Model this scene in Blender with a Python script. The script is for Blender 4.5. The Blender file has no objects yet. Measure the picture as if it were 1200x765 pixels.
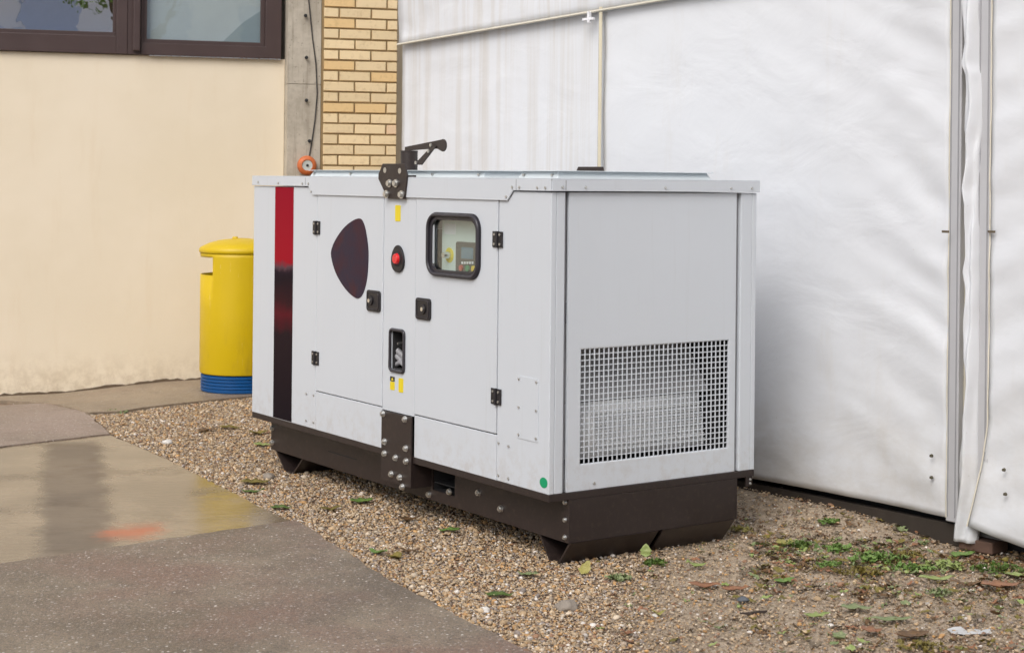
import bpy, bmesh, math, random
import numpy as np
from mathutils import Vector, Matrix, noise
random.seed(7); rng = np.random.default_rng(7)
R = math.radians
scene = bpy.context.scene
col = scene.collection
F = 1910.0; HC = 1.53            # focal length in px of the 1200 px photograph, eye height in metres

# ------------------------------------------------------------------ measuring helpers (photo pixel -> real surface)
def uv(px, py):
    u = px - 600; v = py - 210
    return u + .01 * v, v - .01 * u
def G(px, py, z=0.0):
    u, v = uv(px, py); Y = F * (HC - z) / v
    return (u * Y / F, Y)

# ------------------------------------------------------------------ node materials
class NT:
    def __init__(s, name):
        s.m = bpy.data.materials.new(name); s.m.use_nodes = True
        s.t = s.m.node_tree; s.t.nodes.clear()
        s.out = s.t.nodes.new('ShaderNodeOutputMaterial')
        g = s.t.nodes.new('ShaderNodeNewGeometry'); s.geo = g
        s.pos = g.outputs['Position']
        s.obj = s.t.nodes.new('ShaderNodeTexCoord').outputs['Object']
    def put(s, sock, v):
        if isinstance(v, bpy.types.NodeSocket): s.t.links.new(v, sock)
        elif v is not None:
            if isinstance(v, (tuple, list)) and len(v) == 3 and sock.type == 'RGBA': v = (*v, 1)
            sock.default_value = v
    def noise(s, vec, scale, detail=4, rough=.6, dist=0, out='Fac'):
        n = s.t.nodes.new('ShaderNodeTexNoise'); s.put(n.inputs['Vector'], vec)
        n.inputs['Scale'].default_value = scale; n.inputs['Detail'].default_value = detail
        n.inputs['Roughness'].default_value = rough; n.inputs['Distortion'].default_value = dist
        return n.outputs[out]
    def voro(s, vec, scale, feature='F1', out='Color', rnd=1.0):
        n = s.t.nodes.new('ShaderNodeTexVoronoi'); s.put(n.inputs['Vector'], vec); n.feature = feature
        n.inputs['Scale'].default_value = scale; n.inputs['Randomness'].default_value = rnd
        return n.outputs[out]
    def math(s, op, a, b=0.0, c=None, clamp=False):
        n = s.t.nodes.new('ShaderNodeMath'); n.operation = op; n.use_clamp = clamp
        s.put(n.inputs[0], a); s.put(n.inputs[1], b)
        if c is not None: s.put(n.inputs[2], c)
        return n.outputs[0]
    def ss(s, x, a, b):
        n = s.t.nodes.new('ShaderNodeMapRange'); n.interpolation_type = 'SMOOTHSTEP'
        s.put(n.inputs['Value'], x); s.put(n.inputs['From Min'], a); s.put(n.inputs['From Max'], b)
        return n.outputs['Result']
    def lin(s, x, a, b, c, d):
        n = s.t.nodes.new('ShaderNodeMapRange')
        for k, v in zip(('Value', 'From Min', 'From Max', 'To Min', 'To Max'), (x, a, b, c, d)): s.put(n.inputs[k], v)
        return n.outputs['Result']
    def mix(s, f, a, b, mode='MIX'):
        n = s.t.nodes.new('ShaderNodeMix'); n.data_type = 'RGBA'; n.blend_type = mode
        s.put(n.inputs['Factor'], f); s.put(n.inputs['A'], a) if 0 else None
        s.put(n.inputs[6], a); s.put(n.inputs[7], b)
        return n.outputs[2]
    def ramp(s, f, stops, interp='LINEAR'):
        n = s.t.nodes.new('ShaderNodeValToRGB'); s.put(n.inputs[0], f); r = n.color_ramp; r.interpolation = interp
        while len(r.elements) < len(stops): r.elements.new(.5)
        for e, (p, c) in zip(r.elements, stops):
            e.position = p; e.color = (*c, 1) if len(c) == 3 else c
        return n.outputs[0]
    def map(s, vec, scale=(1, 1, 1), rot=(0, 0, 0), loc=(0, 0, 0)):
        n = s.t.nodes.new('ShaderNodeMapping'); s.put(n.inputs['Vector'], vec)
        n.inputs['Scale'].default_value = scale; n.inputs['Rotation'].default_value = rot; n.inputs['Location'].default_value = loc
        return n.outputs[0]
    def xyz(s, vec):
        n = s.t.nodes.new('ShaderNodeSeparateXYZ'); s.put(n.inputs[0], vec); return n.outputs
    def bump(s, h, strength=.5, dist=.01, nrm=None):
        n = s.t.nodes.new('ShaderNodeBump'); s.put(n.inputs['Height'], h)
        n.inputs['Strength'].default_value = strength; n.inputs['Distance'].default_value = dist
        if nrm is not None: s.put(n.inputs['Normal'], nrm)
        return n.outputs[0]
    def bsdf(s, color, rough=.5, metal=0, normal=None, spec=None, coat=0, alpha=None, trans=None, ior=None):
        b = s.t.nodes.new('ShaderNodeBsdfPrincipled')
        s.put(b.inputs['Base Color'], color); s.put(b.inputs['Roughness'], rough); s.put(b.inputs['Metallic'], metal)
        if normal is not None: s.put(b.inputs['Normal'], normal)
        if spec is not None: s.put(b.inputs['Specular IOR Level'], spec)
        if coat: s.put(b.inputs['Coat Weight'], coat); b.inputs['Coat Roughness'].default_value = .08
        if trans: b.inputs['Transmission Weight'].default_value = trans
        if ior: b.inputs['IOR'].default_value = ior
        s.t.links.new(b.outputs[0], s.out.inputs['Surface']); s.b = b
        return s.m

def simple(name, c, rough=.5, metal=0, var=.12, scale=6, bump=0, bscale=60, coat=0, spec=None):
    t = NT(name)
    n = t.noise(t.obj, scale, 5, .65)
    cc = t.mix(n, tuple(x * (1 - var) for x in c), tuple(min(1, x * (1 + var)) for x in c))
    rr = t.lin(t.noise(t.obj, scale * 2.3, 4), .3, .7, max(0, rough - .07), min(1, rough + .07))
    nm = t.bump(t.noise(t.obj, bscale, 4), .3, bump) if bump else None
    return t.bsdf(cc, rr, metal, nm, spec, coat)

def paint_white(name, c, streak=.5):
    """powder coated sheet: faint mottling, rain marks running down and road dust low down"""
    t = NT(name); x = t.xyz(t.obj)
    n = t.noise(t.obj, 2.1, 5, .6)
    cc = t.mix(n, tuple(v * .965 for v in c), tuple(min(1, v * 1.025) for v in c))
    st = t.noise(t.map(t.obj, (26, 26, .9)), 1, 5, .7)
    stm = t.math('MULTIPLY', t.ss(st, .56, .74), streak * .35)
    cc = t.mix(stm, cc, tuple(v * .86 for v in (c[0], c[1] * .98, c[2] * .94)))
    low = t.math('MULTIPLY', t.ss(x[2], .52, .27), t.ss(t.noise(t.obj, 14, 6, .75), .42, .68))
    cc = t.mix(t.math('MULTIPLY', low, .3), cc, (.42, .35, .28))
    sp = t.ss(t.noise(t.obj, 160, 2), .71, .76)
    cc = t.mix(t.math('MULTIPLY', sp, .25), cc, (.4, .36, .3))
    nm = t.bump(t.noise(t.obj, 420, 2), .1, .0006)
    nm = t.bump(t.noise(t.obj, 1.8, 2), .22, .004, nm)
    return t.bsdf(cc, t.lin(t.noise(t.obj, 5, 4), .3, .7, .3, .42), 0, nm, .45)

M = {}
M['white'] = paint_white('white_powder_coat', (.645, .685, .738), .85)
M['white_end'] = M['white']
M['roof_white'] = simple('roof_sheet', (.60, .65, .67), .4, 0, .05)
def frame_paint():
    t = NT('black_frame_paint')
    n = t.noise(t.obj, 5, 6, .7)
    cc = t.mix(n, (.021, .014, .013), (.034, .023, .021))
    d = t.math('MULTIPLY', t.ss(t.noise(t.obj, 38, 6, .8), .5, .72), .28)
    cc = t.mix(d, cc, (.12, .085, .06))
    nm = t.bump(t.noise(t.obj, 300, 2), .15, .0008)
    return t.bsdf(cc, t.lin(n, .3, .7, .36, .52), 0, nm)
M['frame'] = frame_paint()
M['black'] = simple('black_plastic', (.018, .016, .019), .42, 0, .2, 20, .001, 200)
M['rubber'] = simple('rubber_seal', (.035, .032, .04), .38, 0, .15, 20)
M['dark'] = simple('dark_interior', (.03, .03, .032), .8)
M['zinc'] = simple('zinc_plated_steel', (.62, .62, .6), .32, .9, .12, 60)
M['grey_pipe'] = simple('grey_hose', (.32, .32, .34), .45)
M['deflector'] = simple('galvanised_deflector', (.84, .85, .86), .5, .0, .08)
M['yellow_label'] = simple('yellow_label', (.85, .68, .02), .35, 0, .06)
M['red'] = simple('red_button', (.75, .012, .02), .25, 0, .05, coat=.5)
M['green'] = simple('green_sticker', (.0, .33, .14), .4, 0, .08)
M['chrome'] = simple('bright_chrome', (.75, .75, .75), .15, 1, .05)
M['panel_green'] = simple('pale_panel_paint', (.72, .80, .76), .45, 0, .04)
M['olive'] = simple('olive_insulation', (.16, .13, .07), .8, 0, .3, 12)
M['paper'] = simple('paper_label', (.85, .85, .88), .6)
M['ctrl'] = simple('controller_plastic', (.10, .095, .085), .45)
M['lcd'] = simple('lcd_glass', (.12, .22, .30), .15, 0, .1, 60, coat=.6)
M['ybtn'] = simple('yellow_button', (.75, .55, .03), .4)
M['rbtn'] = simple('pale_red_button', (.6, .12, .09), .4)
M['gbtn'] = simple('green_button', (.05, .28, .12), .4)
def glass(name, refl=.08, tint=(.92, .95, .94), rough=.02, wavy=0):
    t = NT(name)
    tr = t.t.nodes.new('ShaderNodeBsdfTransparent'); tr.inputs[0].default_value = (*tint, 1)
    gl = t.t.nodes.new('ShaderNodeBsdfGlossy'); gl.inputs['Roughness'].default_value = rough
    gl.inputs[0].default_value = (.95, .97, 1, 1)
    if wavy:
        t.t.links.new(t.bump(t.noise(t.obj, 5, 2), .5, wavy), gl.inputs['Normal'])
    lw = t.t.nodes.new('ShaderNodeLayerWeight'); lw.inputs['Blend'].default_value = .5
    f = t.math('MULTIPLY_ADD', t.math('POWER', lw.outputs['Facing'], 4.0), 1 - refl, refl, True)
    mx = t.t.nodes.new('ShaderNodeMixShader'); t.put(mx.inputs[0], f)
    t.t.links.new(tr.outputs[0], mx.inputs[1]); t.t.links.new(gl.outputs[0], mx.inputs[2])
    t.t.links.new(mx.outputs[0], t.out.inputs['Surface'])
    return t.m
M['glass'] = glass('window_glass', .05)
M['pane'] = glass('coated_window_glass', .86, (.8, .84, .84), .01, .0012)
M['pane_clear'] = glass('coated_window_glass_clear', .14, (.92, .95, .95), .03, .001)
def stripe_mat():
    t = NT('red_black_decal'); x = t.xyz(t.obj)
    z = t.math('ADD', x[2], t.math('MULTIPLY', t.math('SUBTRACT', t.noise(t.obj, 9, 3), .5), .10))
    c = t.ramp(t.lin(z, .3, 1.48, 0, 1), [(0, (.012, .008, .012)), (.36, (.018, .009, .013)), (.44, (.10, .008, .015)), (.50, (.035, .008, .012)), (.60, (.012, .006, .012)), (.63, (.016, .008, .016)), (.655, (.10, .05, .065)), (.68, (.34, .006, .018)), (1, (.30, .004, .02))])
    return t.bsdf(c, .35, 0, None, .03)
M['stripe'] = stripe_mat()
def tear_mat():
    t = NT('dark_tinted_emblem_panel')
    n = t.noise(t.map(t.obj, (1, 3, 3)), 1.6, 3)
    c = t.ramp(n, [(.3, (.040, .008, .022)), (.5, (.020, .012, .035)), (.7, (.060, .010, .016))])
    g = t.voro(t.obj, 150, out='Distance')
    nm = t.bump(g, .3, .001)
    return t.bsdf(c, .35, 0, nm, .2)
M['tear'] = tear_mat()

# ------------------------------------------------------------------ mesh builder
class MB:
    def __init__(s): s.v = []; s.f = []
    def add(s, vs, fs):
        o = len(s.v); s.v += [tuple(p) for p in vs]; s.f += [tuple(i + o for i in f) for f in fs]; return s
    def box(s, x0, x1, y0, y1, z0, z1):
        return s.add([(x0, y0, z0), (x1, y0, z0), (x1, y1, z0), (x0, y1, z0), (x0, y0, z1), (x1, y0, z1), (x1, y1, z1), (x0, y1, z1)],
                     [(0, 3, 2, 1), (4, 5, 6, 7), (0, 1, 5, 4), (1, 2, 6, 5), (2, 3, 7, 6), (3, 0, 4, 7)])
    def prism(s, poly, axis, lo, hi):
        """poly of 2D points in the plane across `axis`: x->(y,z) y->(x,z) z->(x,y)"""
        n = len(poly)
        def P(p, d):
            return (d, p[0], p[1]) if axis == 'x' else (p[0], d, p[1]) if axis == 'y' else (p[0], p[1], d)
        vs = [P(p, lo) for p in poly] + [P(p, hi) for p in poly]
        fs = [tuple(range(n)), tuple(range(2 * n - 1, n - 1, -1))] + [(i, i + n, (i + 1) % n + n, (i + 1) % n) for i in range(n)]
        return s.add(vs, fs)
    def ringplate(s, axis, o, h, lo, hi):
        """plate o=(u0,u1,v0,v1) with a rectangular hole h"""
        def P(u, v, d): return (d, u, v) if axis == 'x' else (u, d, v)
        a = [(o[0], o[2]), (o[1], o[2]), (o[1], o[3]), (o[0], o[3])]; b = [(h[0], h[2]), (h[1], h[2]), (h[1], h[3]), (h[0], h[3])]
        vs = [P(*p, lo) for p in a + b] + [P(*p, hi) for p in a + b]; fs = []
        for i in range(4):
            j = (i + 1) % 4
            fs += [(i, j, 4 + j, 4 + i), (8 + j, 8 + i, 12 + i, 12 + j), (i, 8 + i, 8 + j, j), (4 + i, 4 + j, 12 + j, 12 + i)]
        return s.add(vs, fs)
    def cyl(s, p0, p1, r0, r1=None, n=20, caps=True):
        r1 = r0 if r1 is None else r1
        p0 = Vector(p0); p1 = Vector(p1); d = (p1 - p0).normalized()
        a = d.orthogonal().normalized(); b = d.cross(a)
        vs = [p0 + (a * math.cos(2 * math.pi * k / n) + b * math.sin(2 * math.pi * k / n)) * r0 for k in range(n)]
        vs += [p1 + (a * math.cos(2 * math.pi * k / n) + b * math.sin(2 * math.pi * k / n)) * r1 for k in range(n)]
        fs = [(k, (k + 1) % n, n + (k + 1) % n, n + k) for k in range(n)]
        if caps: fs += [tuple(range(n - 1, -1, -1)), tuple(range(n, 2 * n))]
        return s.add(vs, fs)
    def tube(s, path, r, n=8, closed=False, ry=None):
        P = [Vector(p) for p in path]; m = len(P); vs = []; up = None
        for i in range(m):
            d = (P[(i + 1) % m] - P[i - 1]) if closed else (P[min(i + 1, m - 1)] - P[max(i - 1, 0)])
            d.normalize()
            if up is None: up = d.orthogonal().normalized()
            up = (up - d * up.dot(d)).normalized(); b = d.cross(up)
            rr = r[i] if isinstance(r, (list, tuple)) else r
            for k in range(n):
                t = 2 * math.pi * k / n; vs.append(P[i] + (up * math.cos(t) + b * math.sin(t)) * rr)
        fs = []
        for i in range(m if closed else m - 1):
            j = (i + 1) % m
            for k in range(n): fs.append((i * n + k, i * n + (k + 1) % n, j * n + (k + 1) % n, j * n + k))
        if not closed: fs += [tuple(range(n - 1, -1, -1)), tuple(range((m - 1) * n, m * n))]
        return s.add(vs, fs)
    def lathe(s, prof, c=(0, 0, 0), n=48):
        vs = []; fs = []
        for r, z in prof:
            for k in range(n):
                a = 2 * math.pi * k / n; vs.append((c[0] + r * math.cos(a), c[1] + r * math.sin(a), c[2] + z))
        for i in range(len(prof) - 1):
            for k in range(n): fs.append((i * n + k, i * n + (k + 1) % n, (i + 1) * n + (k + 1) % n, (i + 1) * n + k))
        return s.add(vs, fs)
    def build(s, name, mat, parent=None, bevel=0, smooth=None, uvs=None):
        me = bpy.data.meshes.new(name); me.from_pydata(s.v, [], s.f)
        bm = bmesh.new(); bm.from_mesh(me); bmesh.ops.recalc_face_normals(bm, faces=bm.faces); bm.to_mesh(me); bm.free()
        me.materials.append(mat)
        if smooth is not None:
            me.polygons.foreach_set('use_smooth', [True] * len(me.polygons)); me.set_sharp_from_angle(angle=R(smooth))
        o = bpy.data.objects.new(name, me); col.objects.link(o)
        if parent is not None: o.parent = parent
        if bevel:
            b = o.modifiers.new('bevel', 'BEVEL'); b.width = bevel; b.segments = 2; b.limit_method = 'ANGLE'; b.angle_limit = R(40)
        return o
def rrect(u0, u1, v0, v1, r, n=6):
    out = []
    for cx, cy, a0 in ((u1 - r, v1 - r, 0), (u0 + r, v1 - r, 90), (u0 + r, v0 + r, 180), (u1 - r, v0 + r, 270)):
        for k in range(n + 1):
            a = R(a0 + 90 * k / n); out.append((cx + r * math.cos(a), cy + r * math.sin(a)))
    return out
def smoothpoly(pts, sub=4):
    n = len(pts); out = []
    for i in range(n):
        p0, p1, p2, p3 = (Vector(pts[(i + k) % n]) for k in (-1, 0, 1, 2))
        for j in range(sub):
            t = j / sub
            out.append(tuple(.5 * ((2 * p1) + (p2 - p0) * t + (2 * p0 - 5 * p1 + 4 * p2 - p3) * t * t + (3 * p1 - p0 - 3 * p2 + p3) * t ** 3)))
    return out
def tag(o, label=None, cat=None, group=None, kind=None):
    for k, v in (('label', label), ('category', cat), ('group', group), ('kind', kind)):
        if v: o[k] = v
    return o
def empty(name, loc=(0, 0, 0), rz=0):
    o = bpy.data.objects.new(name, None); col.objects.link(o); o.location = loc; o.rotation_euler = (0, 0, rz)
    o.empty_display_size = .2
    return o
def inst(src, parent, loc, rot=None, name=None):
    c = src.copy(); col.objects.link(c); c.parent = parent; c.location = loc
    if rot: c.rotation_euler = rot
    return c

# ================================================================== GENERATOR SET
GROT = math.atan2(.568, .823)
gen = empty('diesel_generator', (.1586, 6.444, 0), GROT)
tag(gen, 'large white enclosed diesel generator on a black steel base, standing on the gravel', 'generator')
# local axes: x = width (0..1.09, 0 is the long face we see), y = length (0..2.69, 0 is the grille end), z up
L_, W_, ZB, ZT = 2.69, 1.10, .283, 1.48
T = .025
def xbox(t0, t1, z0, z1, x0=0, x1=T): return MB().box(x0, x1, t0, t1, z0, z1)
wp = M['white']
# long face panels
xbox(1.973, L_, ZB, ZT).build('side_panel', wp, gen, .003)
xbox(1.3165, 1.970, ZB, .4705).build('lower_panel', wp, gen, .002)
MB().ringplate('x', (1.032, 1.3135, .463, 1.50), (1.125, 1.238, .657, .832), 0, .007).build('centre_panel', wp, gen, .002)
xbox(.374, 1.029, ZB, .4705).build('lower_panel', wp, gen, .002)
xbox(.002, .371, ZB, ZT).build('side_panel', wp, gen, .003)
# backing rails behind the seams
bk = MB()
for t in (.372, 1.030, 1.315, 1.971): bk.box(T + .001, T + .012, t - .02, t + .02, ZB, ZT)
bk.box(T + .0135, T + .02, .3, 2.1, .455, .49); bk.box(T + .0135, T + .02, .3, 2.1, 1.42, 1.46)
bk.build('seam_backing', M['grey_pipe'], gen)
# far end and back panels
MB().box(T + .004, W_ - T - .003, L_ - T, L_, ZB, ZT).build('far_end_panel', wp, gen, .003)
MB().box(W_ - T, W_, 0.002, L_, ZB, ZT).build('rear_panel', wp, gen, .003)
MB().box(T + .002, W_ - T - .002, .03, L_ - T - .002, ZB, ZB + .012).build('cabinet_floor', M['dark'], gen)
# doors
d1 = xbox(1.318, 1.9685, .475, 1.446, -.002, T - .002).build('door', wp, gen, .003)
d2 = MB().ringplate('x', (.376, 1.0275, .475, 1.446), (.540, .882, 1.12, 1.358), -.002, .007).build('door', wp, gen, .003)
# instrument window
wf = [(-.012, y, z) for y, z in rrect(.510, .912, 1.112, 1.371, .06, 8)]
MB().tube(wf, .0085, 10, True).build('window_seal', M['rubber'], d2, 0, 60)
wring = MB(); o_ = rrect(.500, .922, 1.101, 1.382, .07, 8); i_ = rrect(.536, .886, 1.132, 1.350, .042, 8); n_ = len(o_)
wring.add([(-.0075, *p) for p in o_] + [(-.0075, *p) for p in i_] + [(-.002, *p) for p in o_] + [(.0045, *p) for p in i_],
          [(k, (k + 1) % n_, n_ + (k + 1) % n_, n_ + k) for k in range(n_)] + [(k, 2 * n_ + k, 2 * n_ + (k + 1) % n_, (k + 1) % n_) for k in range(n_)]
          + [(n_ + k, n_ + (k + 1) % n_, 3 * n_ + (k + 1) % n_, 3 * n_ + k) for k in range(n_)])
wring.build('window_frame', M['rubber'], d2, 0, 50)
MB().box(.0075, .0095, .5405, .8815, 1.1205, 1.3575).build('window_pane', M['glass'], d2)
# instrument cubicle behind the window
def LFs(px, py, s=0.0):
    u, v = uv(px, py); X0 = .1586 + .823 * s; Y0 = 6.444 + .568 * s
    t = (X0 * F - Y0 * u) / (.568 * F + .823 * u); return (t, HC - v * (Y0 + .823 * t) / F)
SP = .052
yl_, _ = LFs(518, 290, SP); 
cu = MB().box(SP, SP + .01, .40, yl_, 1.0, 1.45).build('instrument_panel', M['panel_green'], gen)
MB().box(SP + .012, .20, yl_ - .004, yl_, 1.0, 1.45).build('panel_return', M['panel_green'], cu)
MB().box(.11, .12, yl_ + .003, 1.025, 1.0, 1.30).build('insulation', M['olive'], cu)
MB().box(.10, .11, yl_ + .003, 1.025, 1.305, 1.45).build('wiring_duct', M['grey_pipe'], cu)
(a1_, b1_), (a2_, b2_) = LFs(521, 262, SP), LFs(534, 275, SP)
MB().box(SP - .0012, SP - .0002, a2_, a1_, b2_, b1_).build('notice', M['paper'], cu)
(a1_, b1_), (a2_, b2_) = LFs(534, 283, SP - .02), LFs(563, 322, SP - .02)
ct = MB().prism(rrect(a2_, a1_, b2_, b1_, .012), 'x', SP - .02, SP - .0005).build('controller', M['ctrl'], cu, .002)
XF = SP - .0225
(a1_, b1_), (a2_, b2_) = LFs(540.5, 289.5, XF), LFs(554, 304, XF)
MB().prism(rrect(a2_, a1_, b2_, b1_, .005), 'x', XF, XF + .0022).build('screen', M['lcd'], ct)
for p, m in (((540.5, 314), 'rbtn'), ((548, 314.5), 'gbtn'), ((555, 315), 'ybtn')):
    a, b = LFs(*p, XF); MB().cyl((XF - .005, a, b), (XF + .0022, a, b), .013).build('button', M[m], ct)
for px in (541.5, 544.5, 547.5, 550.5, 553.5):
    a, b = LFs(px, 308, XF); MB().box(XF, XF + .0022, a - .006, a + .006, b - .005, b + .005).build('key', M['paper'], ct)
a, b = LFs(526.5, 299, SP - .002)
ks = MB().cyl((SP - .003, a, b), (SP - .0002, a, b), .033, n=28).build('switch_plate', M['yellow_label'], cu, 0, 40)
MB().cyl((SP - .035, a, b), (SP - .003, a, b), .013, .017).build('switch_knob', M['chrome'], ks, 0, 40)
# emblem panel on door
tp = [(421, 256), (427, 262), (431, 280), (432.5, 300), (431, 325), (427, 342), (421, 349.5), (413, 346), (403, 335), (394, 319), (389, 301), (390, 290), (397, 276), (408, 263)]
def LFp(px, py):
    u, v = uv(px, py); t = (.1586 * F - 6.444 * u) / (.568 * F + .823 * u); return (t, HC - v * (6.444 + .823 * t) / F)
MB().prism(smoothpoly([LFp(*p) for p in tp], 4), 'x', -.0045, -.0022).build('emblem_panel', M['tear'], d1)
# stripe
MB().box(-.0012, -.0002, 2.229, 2.437, ZB + .004, ZT - .002).build('stripe', M['stripe'], gen)
# latches
def latch(y0, y1, z0, z1, par, off):
    l = MB().prism(rrect(y0, y1, z0, z1, .016), 'x', -.011, -.0022).build('latch', M['black'], par, .002)
    cy, cz = (y0 + y1) / 2, (z0 + z1) / 2
    p = [(-.0115, y, z) for y, z in rrect(y0 + .012, y1 - .012, z0 + .01, z1 - .01, .012)]
    MB().tube(p, .0025, 6, True).build('latch_rim', M['rubber'], l, 0, 60)
    MB().cyl((-.017, cy + off, cz), (-.011, cy + off, cz), .022, n=24).build('turn_disc', M['black'], l, .001, 40)
    MB().cyl((-.021, cy + off * 1.2, cz), (-.0171, cy + off * 1.2, cz), .0095, n=16).build('lock_barrel', M['chrome'], l, 0, 40)
latch(1.332, 1.456, .908, 1.006, d1, .02); latch(.890, 1.014, .903, .999, d2, -.006)
# hinges
def hinge(y, z):
    h = MB().box(-.0075, -.0022, y - .036, y - .003, z - .033, z + .033).box(-.0075, -.0022, y + .003, y + .036, z - .033, z + .033).build('hinge', M['black'], gen, .0015)
    MB().cyl((-.009, y, z - .034), (-.009, y, z + .034), .0065, n=12).build('hinge_pin', M['black'], h, 0, 40)
    for dy in (-.02, .02):
        for dz in (-.02, .02):
            MB().cyl((-.0105, y + dy, z + dz), (-.0075, y + dy, z + dz), .0052, n=10).build('hinge_screw', M['zinc'], h, 0, 40)
for y, z in ((1.971, 1.28), (1.971, .636), (.373, 1.28), (.373, .63)): hinge(y, z)
# emergency stop
st = MB().prism([(1.178 + .055 * math.cos(a) * (1 - .18 * math.sin(a)), 1.163 + .062 * math.sin(a)) for a in [2 * math.pi * k / 28 for k in range(28)]], 'x', -.011, -.0003).build('stop_bezel', M['black'], gen, .003)
MB().cyl((-.013, 1.178, 1.163), (-.0112, 1.178, 1.163), .036, n=28).build('stop_recess', M['dark'], st, 0, 40)
MB().cyl((-.026, 1.174, 1.163), (-.0135, 1.174, 1.163), .022, .026, 28).build('stop_button', M['red'], st, .0015, 40)
# cable slot
sl = MB(); p = rrect(1.113, 1.250, .645, .844, .02)
sl = MB().tube([(-.004, y, z) for y, z in rrect(1.119, 1.244, .651, .838, .018)], .0075, 8, True).build('slot_seal', M['rubber'], gen, 0, 60)
MB().ringplate('x', (1.10, 1.26, .63, .86), (1.128, 1.235, .66, .829), .0075, .10).box(.1005, .105, 1.10, 1.26, .63, .86).build('slot_box', M['dark'], sl)
MB().tube([(.06, 1.20, .70), (.035, 1.235, .735), (.03, 1.29, .765)], .014, 12).tube([(.05, 1.19, .675), (.028, 1.23, .71), (.028, 1.28, .735)], .011, 12).tube([(.03, 1.15, .672), (.03, 1.20, .690), (.03, 1.25, .672)], .012, 12).build('cable', M['grey_pipe'], sl, 0, 60)
MB().cyl((.01, 1.20, .775), (.05, 1.20, .78), .005).build('cable_clip', M['zinc'], sl, 0, 40)
# labels
for y0, y1, z0, z1 in ((1.166, 1.214, 1.333, 1.406), (1.204, 1.244, .562, .600), (1.128, 1.168, .559, .623)):
    MB().prism(rrect(y0, y1, z0, z1, .006), 'x', -.0016, -.0003).build('warning_label', M['yellow_label'], gen)
lb = MB().prism(rrect(1.204, 1.244, .6015, .623, .003), 'x', -.0016, -.0003).build('warning_symbol', M['black'], gen)
MB().prism([(1.214, .606), (1.234, .606), (1.224, .620)], 'x', -.0022, -.0017).build('triangle_mark', M['yellow_label'], lb)
gd = MB().prism([(.036 + .026 * math.cos(2 * math.pi * k / 24), .327 + .021 * math.sin(2 * math.pi * k / 24)) for k in range(24)], 'x', -.0014, -.0003).build('round_sticker', M['green'], gen)
# access plate on side panel
MB().prism(rrect(.076, .222, .480, .733, .004), 'x', -.0022, -.0003).build('access_plate', wp, gen, .0008)
# screws
def mk_screw(r, h, n=8, dome=False):
    m = MB(); m.cyl((0, 0, 0), (-h, 0, 0), r, r * .78, n)
    if dome: m.cyl((-h, 0, 0), (-h * 1.5, 0, 0), r * .5, r * .45, 10)
    return m
s0 = mk_screw(.0062, .0045, 10).build('screw', M['zinc'], gen, 0, 30)
s0.location = (-.0003, 2.068, .449)
for y, z in ((1.99, .449), (2.068, .315), (1.99, .315), (.355, .440), (.282, .437), (.355, .307), (.282, .305),
             (2.62, 1.500), (2.385, 1.497), (2.115, 1.497), (2.05, 1.497), (2.02, 1.457), (.305, 1.457), (.262, 1.497), (.21, 1.497), (.085, 1.497), (.03, 1.497)):
    inst(s0, gen, (-.0095 if z > 1.45 else -.0003, y, z))
for y in (.088, .210):
    for z in (.495, .606, .72): inst(s0, gen, (-.0022, y, z))
E90 = (0, 0, math.pi / 2)
for x, z in ((.045, 1.500), (.16, 1.500), (.575, 1.500), (.94, 1.500), (1.06, 1.500)): inst(s0, gen, (x, -.0095, z), E90)
inst(s0, gen, (.228, .0055, .308), E90)
# end face: posts, recessed panel, grille
MB().box(T + .001, .068, .002, T, ZB, ZT).build('corner_post', wp, gen, .003)
MB().box(1.010, W_ - T - .001, .002, T, ZB, ZT).build('corner_post', wp, gen, .003)
for x in (.0685, .9885): MB().box(x, x + .0205, .022, .03, ZB, ZT).build('post_return', M['grey_pipe'], gen)  # grey instead of white: the groove's shadow is put into the colour
ep = MB().ringplate('y', (.090, .988, ZB + .0, ZT + .0), (.155, .951, .388, .851), .006, .020).build('end_panel', wp, gen, .002)
gr = MB(); nx, nz = 33, 20
for k in range(nx + 1):
    x = .155 + (.951 - .155) * k / nx; gr.box(x - .0021, x + .0021, .008, .0115, .388, .851)
for k in range(nz + 1):
    z = .388 + (.851 - .388) * k / nz; gr.box(.155, .951, .0118, .0153, z - .0021, z + .0021)
gr.build('grille', wp, ep)
df = MB(); df.add([(.10, .060, .405), (.86, .060, .405), (.86, .105, .62), (.10, .105, .62)], [(0, 1, 2, 3)])
dfo = df.build('air_deflector', M['deflector'], gen, 0, 60)
so = dfo.modifiers.new('solid', 'SOLIDIFY'); so.thickness = .004
rc = MB().add([(.10, .112, .625), (.93, .112, .625), (.93, .34, .92), (.10, .34, .92)], [(0, 1, 2, 3)]).build('radiator_core', simple('radiator_core_grey', (.46, .46, .47), .6), gen)
so = rc.modifiers.new('solid', 'SOLIDIFY'); so.thickness = .01
MB().box(1.058, 1.066, .035, .42, .30, 1.0).build('rear_shade_sheet', M['dark'], gen)  # dark sheet added so the lit rear panel reads shaded through the grille
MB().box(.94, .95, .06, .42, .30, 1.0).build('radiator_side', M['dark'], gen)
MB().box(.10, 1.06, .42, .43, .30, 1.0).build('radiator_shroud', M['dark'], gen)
fin = MB()
for k in range(13): fin.box(.28, .86, .0535 + k * .0023, .0585 + k * .0023, .43 + k * .012, .4335 + k * .012)
fin.build('louvre_slats', M['deflector'], gen)
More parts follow.
